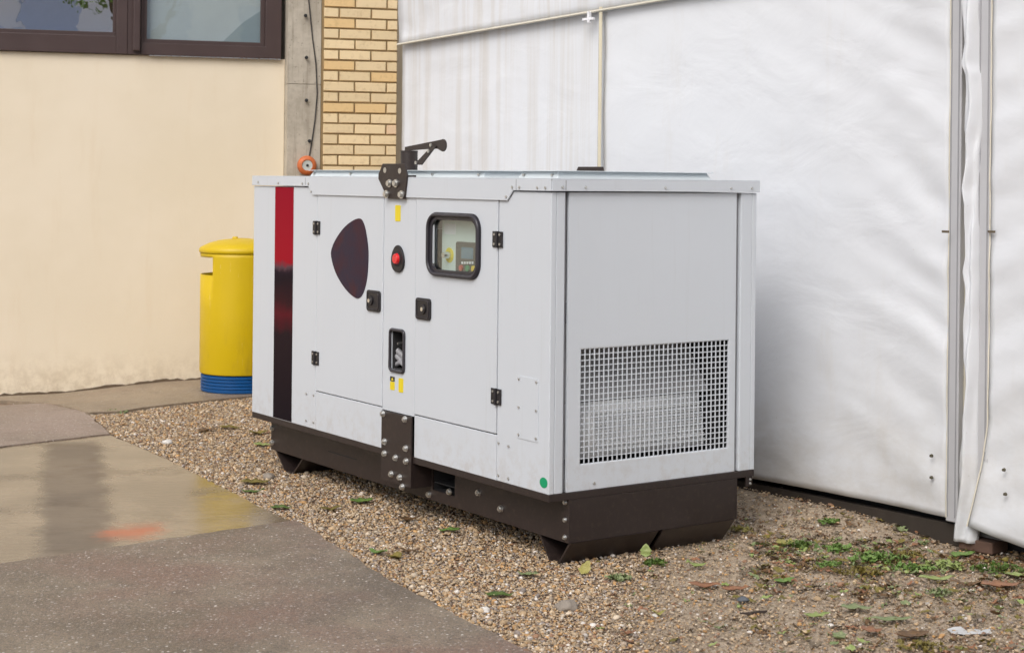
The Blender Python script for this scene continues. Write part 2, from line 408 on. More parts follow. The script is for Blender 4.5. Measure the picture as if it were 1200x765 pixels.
# lid
lid = MB()
lp = [(-.005, 1.484), (.258, 1.484), (.300, 1.442), (2.005, 1.442), (2.055, 1.484), (L_ + .006, 1.484), (L_ + .006, 1.530), (-.005, 1.530)]
lid.prism(lp, 'x', -.0095, -.0035)
lid.box(-.0035, W_ + .008, -.0095, -.0035, 1.484, 1.530)
lid.box(W_ + .002, W_ + .008, -.0035, L_ + .006, 1.484, 1.530)
lid.box(-.0035, W_ + .002, L_ + .0, L_ + .006, 1.484, 1.530)
lid.box(-.0095, W_ + .008, -.0095, L_ + .006, 1.5301, 1.5345)
lo = lid.build('lid', wp, gen, .0015)
for y in (.235, 2.085): MB().box(-.0103, -.0096, y - .0018, y + .0018, 1.486, 1.528).build('lid_joint', M['grey_pipe'], lo)
MB().box(.06, .063, -.0103, -.0096, 1.486, 1.528).build('lid_joint', M['grey_pipe'], lo)
# roof hatches (raised trays with mitred ends)
def tray(x0, x1, y0, y1, name):
    m = MB(); b, t, z0, z1 = 0.0, .014, 1.5346, 1.5625
    m.add([(x0, y0, z0), (x1, y0, z0), (x1, y1, z0), (x0, y1, z0), (x0 + t, y0 + t, z1), (x1 - t, y0 + t, z1), (x1 - t, y1 - t, z1), (x0 + t, y1 - t, z1)],
          [(0, 3, 2, 1), (4, 5, 6, 7), (0, 1, 5, 4), (1, 2, 6, 5), (2, 3, 7, 6), (3, 0, 4, 7)])
    h = m.build(name, M['roof_white'], gen, .0015)
    MB().box(x0 - .006, x1 + .006, y0 - .006, y1 + .006, 1.5628, 1.5665).build('hatch_top', M['roof_white'], h, .001)
    nk_ = 2 if y1 - y0 < 1 else 5
    for k in range(nk_):
        y = y0 + .04 + (y1 - y0 - .08) * k / (nk_ - 1)
        MB().cyl((x0 - .003, y, 1.548), (x0 + .012, y, 1.548), .0055, n=8).build('hatch_screw', M['zinc'], h, 0, 40)
    return h
tray(.10, .925, .10, .38, 'roof_hatch'); tray(.10, .90, .64, 2.245, 'roof_hatch')
# lifting brackets
def bracket(x0, x1, flip=1):
    pl = [(1.306, 1.595), (1.108, 1.595), (1.085, 1.541), (1.105, 1.435), (1.257, 1.435), (1.344, 1.525), (1.343, 1.547)]
    b = MB().prism(pl, 'x', x0, x1).build('lifting_bracket', M['frame'], gen, .002)
    MB().box(x1 if flip > 0 else x0 - .05, x1 + .05 if flip > 0 else x0, 1.10, 1.31, 1.5347, 1.5427).build('bracket_foot', M['frame'], b, .001)
    if flip > 0:
        for y, z in ((1.283, 1.565), (1.150, 1.562)):
            MB().cyl((x0 - .0012, y, z), (x0 - .0002, y, z), .013, n=16).build('bracket_hole', M['zinc'], b, 0, 40)
        for y, z in ((1.235, 1.505), (1.178, 1.505), (1.262, 1.455), (1.128, 1.455)):
            MB().cyl((x0 - .006, y, z), (x0 - .0002, y, z), .019, n=18).cyl((x0 - .016, y, z), (x0 - .006, y, z), .0135, .012, 6).build('bracket_bolt', M['zinc'], b, 0, 40)
bracket(-.0175, -.0098); bracket(W_ + .009, W_ + .016, -1)
# exhaust stack with rain flap
ex = MB().cyl((.50, 1.93, 1.5668), (.50, 1.93, 1.664), .044, n=32).build('exhaust_pipe', M['frame'], gen, 0, 40)
MB().box(.497, .503, 1.60, 1.97, 0, 0.001) if 0 else None
fl = [(1.975, 1.668), (1.975, 1.689), (1.62, 1.722)] + [(1.612 + .031 * math.cos(R(a)), 1.693 + .031 * math.sin(R(a))) for a in range(80, 285, 15)] + [(1.66, 1.676), (1.70, 1.678), (1.90, 1.671)]
ra = MB().prism(fl, 'x', .500, .508).build('rain_flap', M['frame'], ex, .001)
MB().prism([(1.700, 1.690), (1.660, 1.690), (1.795, 1.597), (1.862, 1.597), (1.862, 1.618), (1.822, 1.622)], 'x', .490, .4985).build('flap_bracket', M['frame'], ex, .001)
MB().cyl((.50, 1.93, 1.6642), (.50, 1.93, 1.6695), .046, n=32).build('flap_cap', M['frame'], ex, 0, 40)
for y, z in ((1.842, 1.608), (1.722, 1.665), (1.702, 1.695)):
    MB().cyl((.484, y, z), (.4895, y, z), .0085, n=10).build('flap_bolt', M['zinc'], ex, 0, 40)
# ---- base
fr = M['frame']
MB().box(0.001, W_ - .001, .0, L_, .2535, .2825).build('base_flange', fr, gen, .002)
# side beam with fork pocket + slot: pieces butted end to end
side = MB()
poly = [(-.0, .085), (2.655, .085), (2.655, .2530), (-.0, .2530)]
side.box(.100, .108, .0, .845, .080, .2530).box(.100, .108, .845, 1.03, .080, .128).box(.100, .108, .845, 1.03, .222, .2530).box(.100, .108, 1.03, 2.66, .080, .2530)
b0 = side.build('side_beam', fr, gen)
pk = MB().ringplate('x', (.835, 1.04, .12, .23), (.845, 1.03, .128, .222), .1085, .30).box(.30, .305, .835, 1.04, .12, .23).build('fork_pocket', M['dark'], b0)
MB().box(.0985, .0996, 1.73, 2.02, .158, .163).build('beam_slot', M['dark'], b0)
MB().box(W_ - .108, W_ - .100, 0, 2.66, .080, .2530).build('side_beam', fr, gen)
MB().box(.1085, W_ - .1085, .0, .008, .080, .2530).build('end_plate', fr, gen, .001)
MB().box(.1085, W_ - .1085, 2.652, 2.66, .080, .2530).build('end_plate', fr, gen)
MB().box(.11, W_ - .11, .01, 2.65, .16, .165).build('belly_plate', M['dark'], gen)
# skid feet: bent channels across the width with open ends
def foot(y0, y1, flip, x0, x1):
    yy = [(y0, .0795), (y0 + (y1 - y0) * .36, -.020), (y0 + (y1 - y0) * .64, -.020), (y1, .0795)]
    m = MB(); th = .006
    inn = [(y0 + .012, .0795), (yy[1][0] + .004, -.012), (yy[2][0] - .004, -.012), (y1 - .012, .0795)]
    m.prism(yy + inn[::-1], 'x', x0, x1)
    return m.build('skid_foot', fr, gen, 0)
for x0, x1 in ((.106, .560), (.585, .985)):
    foot(-.004, .215, 1, x0, x1)
foot(2.30, 2.62, 1, .106, .985)
# centre bracket plate
cb = MB().prism([(1.040, .461), (1.3065, .461), (1.3065, .142), (1.040, .142)], 'x', -.0095, -.0005).build('joining_plate', fr, gen, .002)
for y in (1.040, 1.2995): MB().box(-.0005, .099, y, y + .007, .142, .2525).build('plate_web', fr, cb)
b1 = mk_screw(.016, .010, 18, True).build('bolt', M['zinc'], gen, 0, 35); b1.location = (-.0095, 1.290, .445)
def LFs(px, py, s=0.0):
    u, v = uv(px, py); X0 = .1586 + .823 * s; Y0 = 6.444 + .568 * s
    t = (X0 * F - Y0 * u) / (.568 * F + .823 * u); return (t, HC - v * (Y0 + .823 * t) / F)
for p in ((477, 491), (453, 517), (478, 525), (453, 531), (466, 536), (478.5, 540), (461, 555), (471, 559), (474, 570)):
    t, z = LFs(*p); inst(b1, gen, (-.0095, t, z))
for p in ((527, 576), (561, 577), (503, 579), (587, 596), (318, 501), (318, 518)):
    t, z = LFs(*p, s=.1); inst(b1, gen, (.100, min(t, 2.645), z))
for z in (.240, .170, .100): 
    c = inst(b1, gen, (.100, .026, z)); c.scale = (.7, .7, .7)
hg_ = MB().box(1.055, 1.092, .004, .012, .212, .253).build('flange_lug', fr, gen, .001)
for z in (.224, .242):
    c = inst(b1, gen, (1.078, .003, z), E90); c.scale = (.38, .38, .38)

# ================================================================== LITTER BIN
bx, by = G(281, 462); bx *= (by + .27) / by; by += .27
bin_ = empty('litter_bin', (bx, by, 0)); tag(bin_, 'tall round yellow plastic litter bin with domed top and ribbed blue base', 'litter bin')
def bin_yellow():
    t = NT('yellow_polyethylene'); x = t.xyz(t.obj)
    c = t.mix(t.noise(t.obj, 3, 5), (.60, .42, .0), (.68, .475, .003))
    d = t.math('MULTIPLY', t.ss(t.noise(t.map(t.obj, (9, 9, 1.6)), 1, 6, .75), .5, .72), t.lin(x[2], .15, .6, .55, .12))
    c = t.mix(d, c, (.42, .27, .02))
    c = t.mix(t.math('MULTIPLY', t.ss(t.noise(t.map(t.obj, (60, 60, 5)), 1, 4, .7), .64, .70), .35), c, (.85, .75, .35))
    return t.bsdf(c, t.lin(t.noise(t.obj, 8, 4), .3, .7, .36, .52), 0, t.bump(t.noise(t.obj, 200, 2), .1, .001))
by_ = bin_yellow(); bblue = simple('blue_polyethylene', (.0, .07, .24), .45, 0, .15, 10)
RB = .288
# body with the posting slot cut through the wall on the left
bm = MB(); n = 96; zs = [.125, .13, .145, .60, .83, .955, .985]; rs = [RB - .02, RB - .006, RB, RB, RB, RB, RB]
vs = []; fs = []
def in_slot(k, z0):
    a = math.degrees(2 * math.pi * (k + .5) / n)
    return z0 == .83 and abs(a - 189) < 46
for r, z in zip(rs, zs):
    for k in range(n): vs.append((r * math.cos(2 * math.pi * k / n), r * math.sin(2 * math.pi * k / n), z))
for i in range(len(zs) - 1):
    for k in range(n):
        if not in_slot(k, zs[i]): fs.append((i * n + k, i * n + (k + 1) % n, (i + 1) * n + (k + 1) % n, (i + 1) * n + k))
bm.add(vs, fs); bo = bm.build('bin_body', by_, bin_, 0, 40)
so = bo.modifiers.new('solid', 'SOLIDIFY'); so.thickness = .012; so.offset = -1
MB().lathe([(RB + .006, .985), (RB + .010, .99), (RB + .010, 1.008), (RB + .002, 1.022), (RB - .06, 1.052), (RB - .13, 1.072), (.05, 1.085), (0.001, 1.087)], n=64).build('bin_dome', by_, bin_, 0, 50)
MB().cyl((-.04, -.02, 1.084), (-.04, -.02, 1.098), .022, .018).build('dome_knob', by_, bin_, .002, 40)
MB().prism([(-.285, -.05), (-.15, -.09), (-.15, .09), (-.285, .05)], 'z', 1.0325, 1.034).build('ash_recess', M['dark'], bin_) if 0 else None
pr = [(RB - .03, .0), (RB - .012, .004)]
for k in range(5): pr += [(RB - .010, .010 + k * .023), (RB - .010, .024 + k * .023), (RB - .019, .028 + k * .023), (RB - .019, .030 + k * .023)]
pr += [(RB - .012, .1245)]
MB().lathe(pr, n=64).build('bin_base', bblue, bin_, 0, 30)

# ================================================================== GROUND SHEETS
WP = Vector((-2.34, 12.3)); WD = Vector((.958, .287)); WN = Vector((.287, -.958))
def gz(x, y):
    p = Vector((x, y)) - WP; a = p.dot(WD); d = p.dot(WN)
    s1 = min(1, max(0, -a / 1.5)); s1 = s1 * s1 * (3 - 2 * s1)
    s2 = min(1, max(0, 1 - d / 2.4)); s2 = s2 * s2 * (3 - 2 * s2)
    dd = min(1, max(0, ((x + 1.817) * .878 + (y - 8.749) * .478) / .30)); dip = -.018 * dd * dd * (3 - 2 * dd)
    tx_ = (x - 1.87) * -.778 + (y - 7.0) * -.629; ta = (x - 1.87) * -.629 + (y - 7.0) * .778
    r1 = min(1, max(0, 1 - tx_ / .42)); r1 = r1 * r1 * (3 - 2 * r1); r2 = min(1, max(0, (ta - .02) / .5)) * min(1, max(0, (4.2 - ta)))
    return -.105 * s1 * s2 + dip + .060 * r1 * r2
def axis_vals(lo, hi, f0, f1, step):
    out = [lo]; x = lo
    while x < f0: x += max(step, (f0 - x) * .35); out.append(min(x, f0))
    x = f0
    while x < f1 - 1e-6: x += step; out.append(x)
    while x < hi: x += max(step, (x - f1) * .5 + step); out.append(min(x, hi))
    return sorted(set(round(v, 4) for v in out))
xs = axis_vals(-120, 120, -6, 6, .12); ys = axis_vals(-120, 160, 3, 14, .12)
vs = []
for y in ys:
    for x in xs:
        z = gz(x, y)
        if -5 < x < 5 and 4 < y < 13.5: z += (noise.noise(Vector((x * 1.3, y * 1.3, 3))) - .3) * .006
        vs.append((x, y, z - .004))
nx_ = len(xs); fs = [(j * nx_ + i, j * nx_ + i + 1, (j + 1) * nx_ + i + 1, (j + 1) * nx_ + i) for j in range(len(ys) - 1) for i in range(nx_ - 1)]
GR = [(100, 482), (130, 509), (165, 525), (200, 541), (255, 569), (330, 607), (350, 613), (400, 646), (450, 679), (535, 724), (620, 768)]
GRw = [G(*p) for p in GR]
def gravel_mat():
    t = NT('gravel_and_dirt'); P = t.pos; x = t.xyz(P)
    # how much bare trodden earth: to the right of the set
    edge = t.math('SUBTRACT', x[0], t.math('MULTIPLY_ADD', t.math('SUBTRACT', x[1], 5.2), .12, .30))
    dirt = t.ss(t.math('ADD', edge, t.math('MULTIPLY', t.math('SUBTRACT', t.noise(P, 3.2, 5, .7), .5), .5)), -.14, .22)
    cells = t.xyz(t.voro(P, 130))
    peb = t.ramp(cells[0], [(0, (.30, .19, .115)), (.2, (.40, .27, .17)), (.42, (.30, .235, .19)), (.58, (.46, .36, .27)), (.75, (.36, .20, .10)), (.88, (.2, .17, .15)), (.96, (.62, .58, .53))], 'CONSTANT')
    crev = t.ss(t.voro(P, 130, 'DISTANCE_TO_EDGE', 'Distance'), 0, .12)
    peb = t.mix(crev, (.12, .085, .06), peb)
    big = t.noise(P, 1.7, 4, .6)
    peb = t.mix(t.math('MULTIPLY', t.ss(big, .45, .7), .35), peb, (.20, .13, .085))
    n1 = t.noise(P, 3.0, 7, .72); n2 = t.noise(P, 42, 6, .75)
    dc = t.ramp(n1, [(.3, (.26, .20, .14)), (.5, (.40, .315, .225)), (.7, (.48, .38, .275))])
    dc = t.mix(t.ss(n2, .42, .72), dc, (.54, .43, .32)); dc = t.mix(t.ss(n2, .46, .32), dc, (.09, .065, .045))
    mossn = t.noise(P, 4.5, 6, .75); dc = t.mix(t.math('MULTIPLY', t.ss(mossn, .57, .70), .5), dc, (.10, .115, .045))
    c2 = t.xyz(t.voro(P, 150))
    dc = t.mix(t.math('MULTIPLY', t.ss(c2[0], .86, .9), .7), dc, (.5, .42, .34))
    c = t.mix(dirt, peb, dc)
    h = t.mix(dirt, crev, t.math('MULTIPLY', n2, .7))
    nm = t.bump(h, .9, .006); nm = t.bump(t.noise(P, 9, 6, .7), .6, .02, nm)
    return t.bsdf(c, t.lin(n2, .3, .7, .6, .85), 0, nm, .35)
gm = MB().add(vs, fs).build('ground', gravel_mat(), None, 0, 60); tag(gm, kind='structure')

def sheet(name, pts, z, mat, thick=.03, jit=.012, step=.09, top_noise=0):
    """a slab: outline densified and roughened, cut into a grid, laid on the terrain, with a real edge"""
    out = []
    n = len(pts)
    for i in range(n):
        a = Vector(pts[i]); b = Vector(pts[(i + 1) % n]); m = max(1, int(min((b - a).length / .04, 150)))
        for k in range(m):
            p = a.lerp(b, k / m); q = Vector((p.x * 9, p.y * 9, z * 50))
            out.append(Vector((p.x + noise.noise(q) * jit + noise.noise(q * 4) * jit * .5, p.y + noise.noise(q + Vector((7, 3, 1))) * jit)))
    bm = bmesh.new(); vv = [bm.verts.new((p.x, p.y, 0)) for p in out]; bm.faces.new(vv)
    x0, x1 = min(p.x for p in out), max(p.x for p in out); y0, y1 = min(p.y for p in out), max(p.y for p in out)
    for ax, lo, hi in (((1, 0, 0), x0, x1), ((0, 1, 0), y0, y1)):
        k = lo + .25
        while k < hi:
            geom = bm.verts[:] + bm.edges[:] + bm.faces[:]
            bmesh.ops.bisect_plane(bm, geom=geom, plane_co=(k * ax[0], k * ax[1], 0), plane_no=ax); k += .25
    bmesh.ops.recalc_face_normals(bm, faces=bm.faces)
    if sum(f.normal.z for f in bm.faces) < 0: bmesh.ops.reverse_faces(bm, faces=bm.faces)
    be = [e for e in bm.edges if len(e.link_faces) == 1]
    for v in bm.verts: v.co.z = gz(v.co.x, v.co.y) + z
    r = bmesh.ops.extrude_edge_only(bm, edges=be)
    for v in [g for g in r['geom'] if isinstance(g, bmesh.types.BMVert)]: v.co.z -= thick
    me = bpy.data.meshes.new(name); bm.to_mesh(me); bm.free(); me.materials.append(mat)
    o = bpy.data.objects.new(name, me); col.objects.link(o); tag(o, kind='structure'); return o
def rotbox(t, P, cx, cy, ang, hw, hl, soft, wob=.05, nsc=6):
    """soft-edged rotated patch, 1 inside"""
    v = t.map(P, loc=(0, 0, 0)); x = t.xyz(P); ca, sa = math.cos(ang), math.sin(ang)
    dx = t.math('SUBTRACT', x[0], cx); dy = t.math('SUBTRACT', x[1], cy)
    a = t.math('ADD', t.math('MULTIPLY', dx, ca), t.math('MULTIPLY', dy, sa)); b = t.math('SUBTRACT', t.math('MULTIPLY', dy, ca), t.math('MULTIPLY', dx, sa))
    w = t.math('MULTIPLY', t.math('SUBTRACT', t.noise(P, nsc, 6, .75), .5), wob)
    a = t.math('ADD', t.math('ABSOLUTE', a), w); b = t.math('ADD', t.math('ABSOLUTE', b), w)
    return t.math('MULTIPLY', t.ss(a, hw + soft, hw - soft), t.ss(b, hl + soft * 2, hl - soft * 2))
def aggregate(name, c0, c1, fleck=.9, red=.4, sc=105, wetp=0):
    t = NT(name); P = t.pos
    n = t.noise(P, 1.3, 6, .65); n3 = t.noise(P, 7, 6, .7)
    c = t.mix(t.ss(n, .38, .62), c0, c1)
    c = t.mix(t.math('MULTIPLY', t.ss(t.noise(P, .9, 4, .6), .44, .62), red), c, (.235, .135, .10))
    c = t.mix(t.math('MULTIPLY', t.ss(n3, .52, .7), .5), c, tuple(v * .6 for v in c0))
    ce = t.xyz(t.voro(P, sc)); ed = t.voro(P, sc, 'DISTANCE_TO_EDGE', 'Distance'); sel = t.ss(ce[1], .30, .40)
    st = t.ramp(ce[0], [(0, (.12, .10, .085)), (.3, (.25, .205, .165)), (.55, (.36, .28, .22)), (.75, (.19, .165, .15)), (.93, (.62, .58, .54))], 'CONSTANT')
    c = t.mix(t.math('MULTIPLY', t.math('MULTIPLY', sel, t.ss(ed, .03, .1)), fleck * .6), c, st)
    fk = t.xyz(t.voro(P, 60)); fd = t.voro(P, 60, 'F1', 'Distance')
    c = t.mix(t.math('MULTIPLY', t.ss(fk[0], .955, .965), t.ss(fd, .32, .22)), c, (.75, .70, .64))
    grit = t.noise(P, 260, 3, .7); c = t.mix(t.ss(grit, .55, .75), c, tuple(min(1, v * 1.6) for v in c1)); c = t.mix(t.ss(grit, .45, .3), c, tuple(v * .45 for v in c0))
    nm = t.bump(t.math('ADD', t.math('MULTIPLY', ed, sel), t.math('MULTIPLY', grit, .5)), .8, .004)
    nm = t.bump(n3, .4, .02, nm)
    return t.bsdf(c, t.lin(n, .35, .65, .40, .68), 0, nm, .5)
def wet_mat():
    t = NT('wet_smooth_concrete'); P = t.pos
    n = t.noise(P, 1.6, 6, .65, .4); n2 = t.noise(t.map(P, (4, 22, 1), (0, 0, R(8))), 1, 6, .7)
    c = t.mix(t.ss(n, .35, .65), (.165, .122, .078), (.27, .205, .135))
    c = t.mix(t.math('MULTIPLY', t.ss(n2, .5, .72), .55), c, (.11, .08, .05))
    c = t.mix(t.math('MULTIPLY', t.ss(t.noise(P, 14, 5, .7), .58, .72), .3), c, (.12, .12, .05))
    ds = DARK_REFLECTION(t, P); c = t.mix(t.math('MULTIPLY', ds, .4), c, (.075, .052, .042))  # reflection of something dark, painted into the slab colour
    og = ORANGE_REFLECTION(t, P); c = t.mix(t.math('MULTIPLY', og, .62), c, (.66, .15, .05))  # orange reflection, likewise painted into the slab colour
    g = t.noise(P, 210, 3, .7); c = t.mix(t.math('MULTIPLY', t.ss(g, .6, .78), .35), c, (.5, .42, .32))
    # film of water: mirror-like in the middle, drier towards the rims
    rim = t.ss(t.noise(P, 2.1, 5, .6), .50, .70)
    rough = t.math('ADD', t.lin(rim, 0, 1, .15, .36), t.math('MULTIPLY', t.math('MAXIMUM', ds, og), .30))
    nm = t.bump(t.noise(t.map(P, (7, 30, 1)), 1, 4, .6), .35, .003)
    nm = t.bump(t.noise(P, 120, 3, .7), .25, .0012, nm)
    return t.bsdf(c, rough, 0, nm, .75)
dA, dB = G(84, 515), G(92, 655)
def DARK_REFLECTION(t, P):
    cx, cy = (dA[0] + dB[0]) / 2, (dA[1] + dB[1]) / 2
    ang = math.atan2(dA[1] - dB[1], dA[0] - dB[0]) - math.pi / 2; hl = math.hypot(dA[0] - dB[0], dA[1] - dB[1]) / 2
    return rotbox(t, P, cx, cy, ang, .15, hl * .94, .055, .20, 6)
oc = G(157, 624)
def ORANGE_REFLECTION(t, P): return rotbox(t, P, oc[0], oc[1], R(8), .11, .11, .07, .30, 6)
def ext(p, k=1.0): return p
Lw = -7.0
A_ = G(0, 525); B_ = G(128, 510); C_ = G(0, 663); D_ = G(346, 612)
dirAB = (B_[1] - A_[1]) / (B_[0] - A_[0]); dirCD = (D_[1] - C_[1]) / (D_[0] - C_[0])
A2 = (Lw, A_[1] + (Lw - A_[0]) * dirAB); C2 = (Lw, C_[1] + (Lw - C_[0]) * dirCD)
# smooth wet slab between the two joints
edge_mid = [G(*p) for p in GR[1:6]]
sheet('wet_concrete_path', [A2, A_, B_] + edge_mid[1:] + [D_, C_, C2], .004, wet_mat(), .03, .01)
# near slab of exposed aggregate
near_edge = [G(*p) for p in GR[6:]]
e0, e1 = near_edge[-2], near_edge[-1]; k = 6
far_ = (e1[0] + (e1[0] - e0[0]) * k, e1[1] + (e1[1] - e0[1]) * k)
sheet('aggregate_path', [(C2[0], C2[1] - .002), (C_[0], C_[1] - .002), (D_[0], D_[1] - .002)] + near_edge + [far_, (far_[0], -6), (Lw, -6)], .012, aggregate('exposed_aggregate', (.150, .112, .075), (.30, .24, .172), 1.0, .8, 125), .04, .016)
# far slab, rough again
up = [G(76, 467), G(100, 480)]
pw0 = WP + WD * (-1.46); 
W_at = lambda a, d: tuple(WP + WD * a + WN * d)
sheet('aggregate_path', [(A2[0], A2[1] + .002), (A_[0], A_[1] + .002), (B_[0], B_[1] + .002), G(100, 481), W_at(-1.02, .62), W_at(-1.6, .50), W_at(-6, .4)], .010, aggregate('exposed_aggregate_far', (.25, .19, .155), (.36, .28, .235), .7, .1, 90), .04, .012)
# pavement strip along the building
sheet('pavement', [W_at(-8, -.25), W_at(3.5, -.25), W_at(3.5, 1.2), W_at(1.4, 1.35), G(300, 463), G(240, 469), G(180, 474), G(105, 483), W_at(-1.10, .72), W_at(-1.4, .30), W_at(-8, .20)], .018, aggregate('pavement_concrete', (.26, .20, .14), (.36, .285, .205), .35, .1, 70), .05, .010)

# ================================================================== BUILDING (wall, window band, column, brick pier)
BROT = math.atan2(.287, .958)
bld = empty('building', (WP.x, WP.y, 0), BROT)
tag(bld, 'cream plastered building with brown framed windows, concrete column and yellow brick pier', 'building')
def WLp(px, py, off=0.0):
    """pixel -> (along, z) on the wall plane, off metres in front of it"""
    u, v = uv(px, py); P0 = WP + WN * off
    a = (P0.y * u - P0.x * F) / (WD.x * F - WD.y * u); Y = P0.y + WD.y * a
    return (a, HC - v * Y / F)
def plaster():
    t = NT('cream_plaster'); x = t.xyz(t.obj)
    c = t.mix(t.ss(t.noise(t.obj, .9, 4, .6), .35, .65), (.79, .695, .54), (.83, .735, .585))
    c = t.mix(t.math('MULTIPLY', t.ss(t.noise(t.map(t.obj, (7, 7, 1)), 1, 5, .7), .52, .75), .22), c, (.72, .58, .40))
    c = t.mix(t.math('MULTIPLY', t.math('MULTIPLY', t.ss(x[2], .30, -.1), t.ss(t.noise(t.obj, 9, 6, .75), .35, .65)), .5), c, (.40, .30, .19))
    nm = t.bump(t.noise(t.obj, 1.6, 3), .35, .02); nm = t.bump(t.noise(t.obj, 55, 5, .7), .3, .003, nm)
    return t.bsdf(c, .8, 0, nm, .25)
m = MB(); na, nzz = 70, 1
m.box(-9, .62, .0, .28, -.35, 2.428)
m.build('plaster_wall', plaster(), bld, .006)
# crumbling foot of the plaster
ft = MB(); pts = []
for k in range(260):
    a = -6 + k * .027; pts.append((a, gz(*(WP + WD * a)) + .030 + .016 * noise.noise(Vector((a * 5, 0, 0))) + .012 * noise.noise(Vector((a * 21, 3, 0)))))
ft.prism(pts + [(pts[-1][0], -.3), (pts[0][0], -.3)], 'y', -.030, -.001)
ft.build('wall_foot', simple('dark_mortar_foot', (.12, .085, .055), .9, 0, .4, 14, .004, 60), bld)
brown = simple('brown_window_metal', (.066, .042, .040), .42, 0, .18, 5, .0008, 90)
zt = 4.2
# window band
win1 = MB().box(-9, -.640, -.035, .07, 2.4285, 2.560).box(-.640, -.560, -.035, .07, 2.4285, zt).box(-9, -.56, -.035, .07, zt, zt + .1).build('window', brown, bld, .004)
MB().box(-9, -.640, -.005, .02, 2.5605, 2.590).box(-.665, -.6405, -.005, .02, 2.591, zt).build('sash', brown, win1, .002)
MB().box(-9, -.666, .008, .013, 2.591, zt).build('pane', M['pane'], win1)
MB().box(-.559, -.462, -.03, .07, 2.4285, zt).build('window_mullion', brown, bld, .003)
MB().box(-.520, -.470, -.075, -.031, 2.455, zt).build('mullion_cover', brown, bld, .006)
a0, z0 = WLp(172, 46); a1, _ = WLp(305, 46)
win2 = MB().ringplate('y', (-.461, .585, 2.4285, zt), (a0 - .03, a1 + .035, z0 - .03, zt - .06), -.035, .07).build('window', brown, bld, .004)
MB().ringplate('y', (a0 - .0295, a1 + .0345, z0 - .0295, zt - .061), (a0, a1, z0, zt - .09), -.01, .02).build('sash', brown, win2, .003)
MB().box(a0, a1, .006, .011, z0, zt - .09).build('pane', M['pane_clear'], win2)
si = MB(); 
for k in range(30): si.box(-.40 + k * .033, -.40 + k * .033 + .018 + .01 * rng.random(), -.037, -.031, 2.4205 , 2.4275)
si.build('sealant', M['grey_pipe'], bld)
# interior seen through the panes
MB().box(-9, .58, 1.6, 1.7, 2.3, 4.4).build('room_wall', simple('room_wall', (.62, .63, .62), .8), bld)
MB().box(-9, .58, .29, 1.6, 2.35, 2.40).build('room_floor', M['dark'], bld)
MB().prism([(.10, 2.50), (.47, 2.50), (.47, 2.82), (.30, 2.70)], 'y', .045, .050).build('blind', simple('blue_grey_blind', (.42, .49, .51), .7), bld)
MB().prism([(-.43, 2.50), (.47, 2.50), (.47, 4.1), (-.43, 4.1)], 'y', .052, .056).build('blind', simple('pale_blind', (.72, .76, .78), .7), bld)
# upper storey and sides
MB().box(-9, 1.51, -.03, .3, zt + .1, 6.0).build('upper_wall', M['white'] if 0 else plaster(), bld)
MB().box(-9, 4.0, .3, 7.0, 5.7, 6.0).build('roof', M['dark'], bld)
MB().box(1.52, 5.0, .34, .6, -.3, 6.0).build('side_wall', plaster(), bld)
# concrete column
CO = .13
c0, _ = WLp(337, 100, CO); c1, _ = WLp(376, 100, CO)
def concrete():
    t = NT('board_marked_concrete'); x = t.xyz(t.obj)
    c = t.mix(t.ss(t.noise(t.obj, 4, 6, .7), .35, .65), (.40, .355, .29), (.54, .49, .41))
    c = t.mix(t.math('MULTIPLY', t.ss(t.noise(t.map(t.obj, (30, 30, 1.2)), 1, 5, .7), .5, .7), .5), c, (.22, .18, .14))
    c = t.mix(t.math('MULTIPLY', t.ss(t.noise(t.obj, 45, 3), .64, .7), .7), c, (.14, .12, .10))
    return t.bsdf(c, .85, 0, t.bump(t.noise(t.obj, 40, 5), .4, .004))
zj = WLp(356, 99, CO)[1]
cc = MB().box(c0, c1, -CO, .28, -.3, zj - .002).box(c0, c1, -CO, .28, zj + .002, 6.0).box(c0 + .004, c1 - .004, -CO + .004, .27, zj - .002, zj + .002).build('concrete_column', concrete(), bld, .008)
for p in ((357.5, 19), (358.5, 68), (358.5, 118), (362, 165.5)):
    a, z = WLp(*p, CO); MB().cyl((a, -CO, z), (a, -CO - .035, z + .004), .008).cyl((a, -CO - .022, z), (a, -CO - .03, z), .014, n=8).build('anchor_bolt', M['dark'], cc, 0, 40)
# brick pier
p0, _ = WLp(378.5, 100, CO + .01); p1, _ = WLp(466, 100, CO + .01)
pier = MB().box(c1 + .002, p1 - .004, -CO - .001, .28, -.3, 6.0).build('brick_pier', simple('brown_mortar', (.27, .19, .095), .9, 0, .3, 20, .003, 80), bld)
def brick_mat():
    t = NT('cream_yellow_brick')
    at = t.t.nodes.new('ShaderNodeAttribute'); at.attribute_name = 'Col'
    n = t.noise(t.obj, 26, 6, .7)
    c = t.mix(n, at.outputs['Color'], (.62, .40, .17), 'MULTIPLY') if 0 else t.mix(t.math('MULTIPLY', t.ss(n, .5, .75), .35), at.outputs['Color'], (.42, .27, .12))
    return t.bsdf(c, .8, 0, t.bump(t.noise(t.obj, 90, 5, .7), .5, .004), .3)
bb = MB(); bcol = []
zc, ch = WLp(420, 22.5, CO)[1], .0805
zc = zc - ch * 35; row = 0
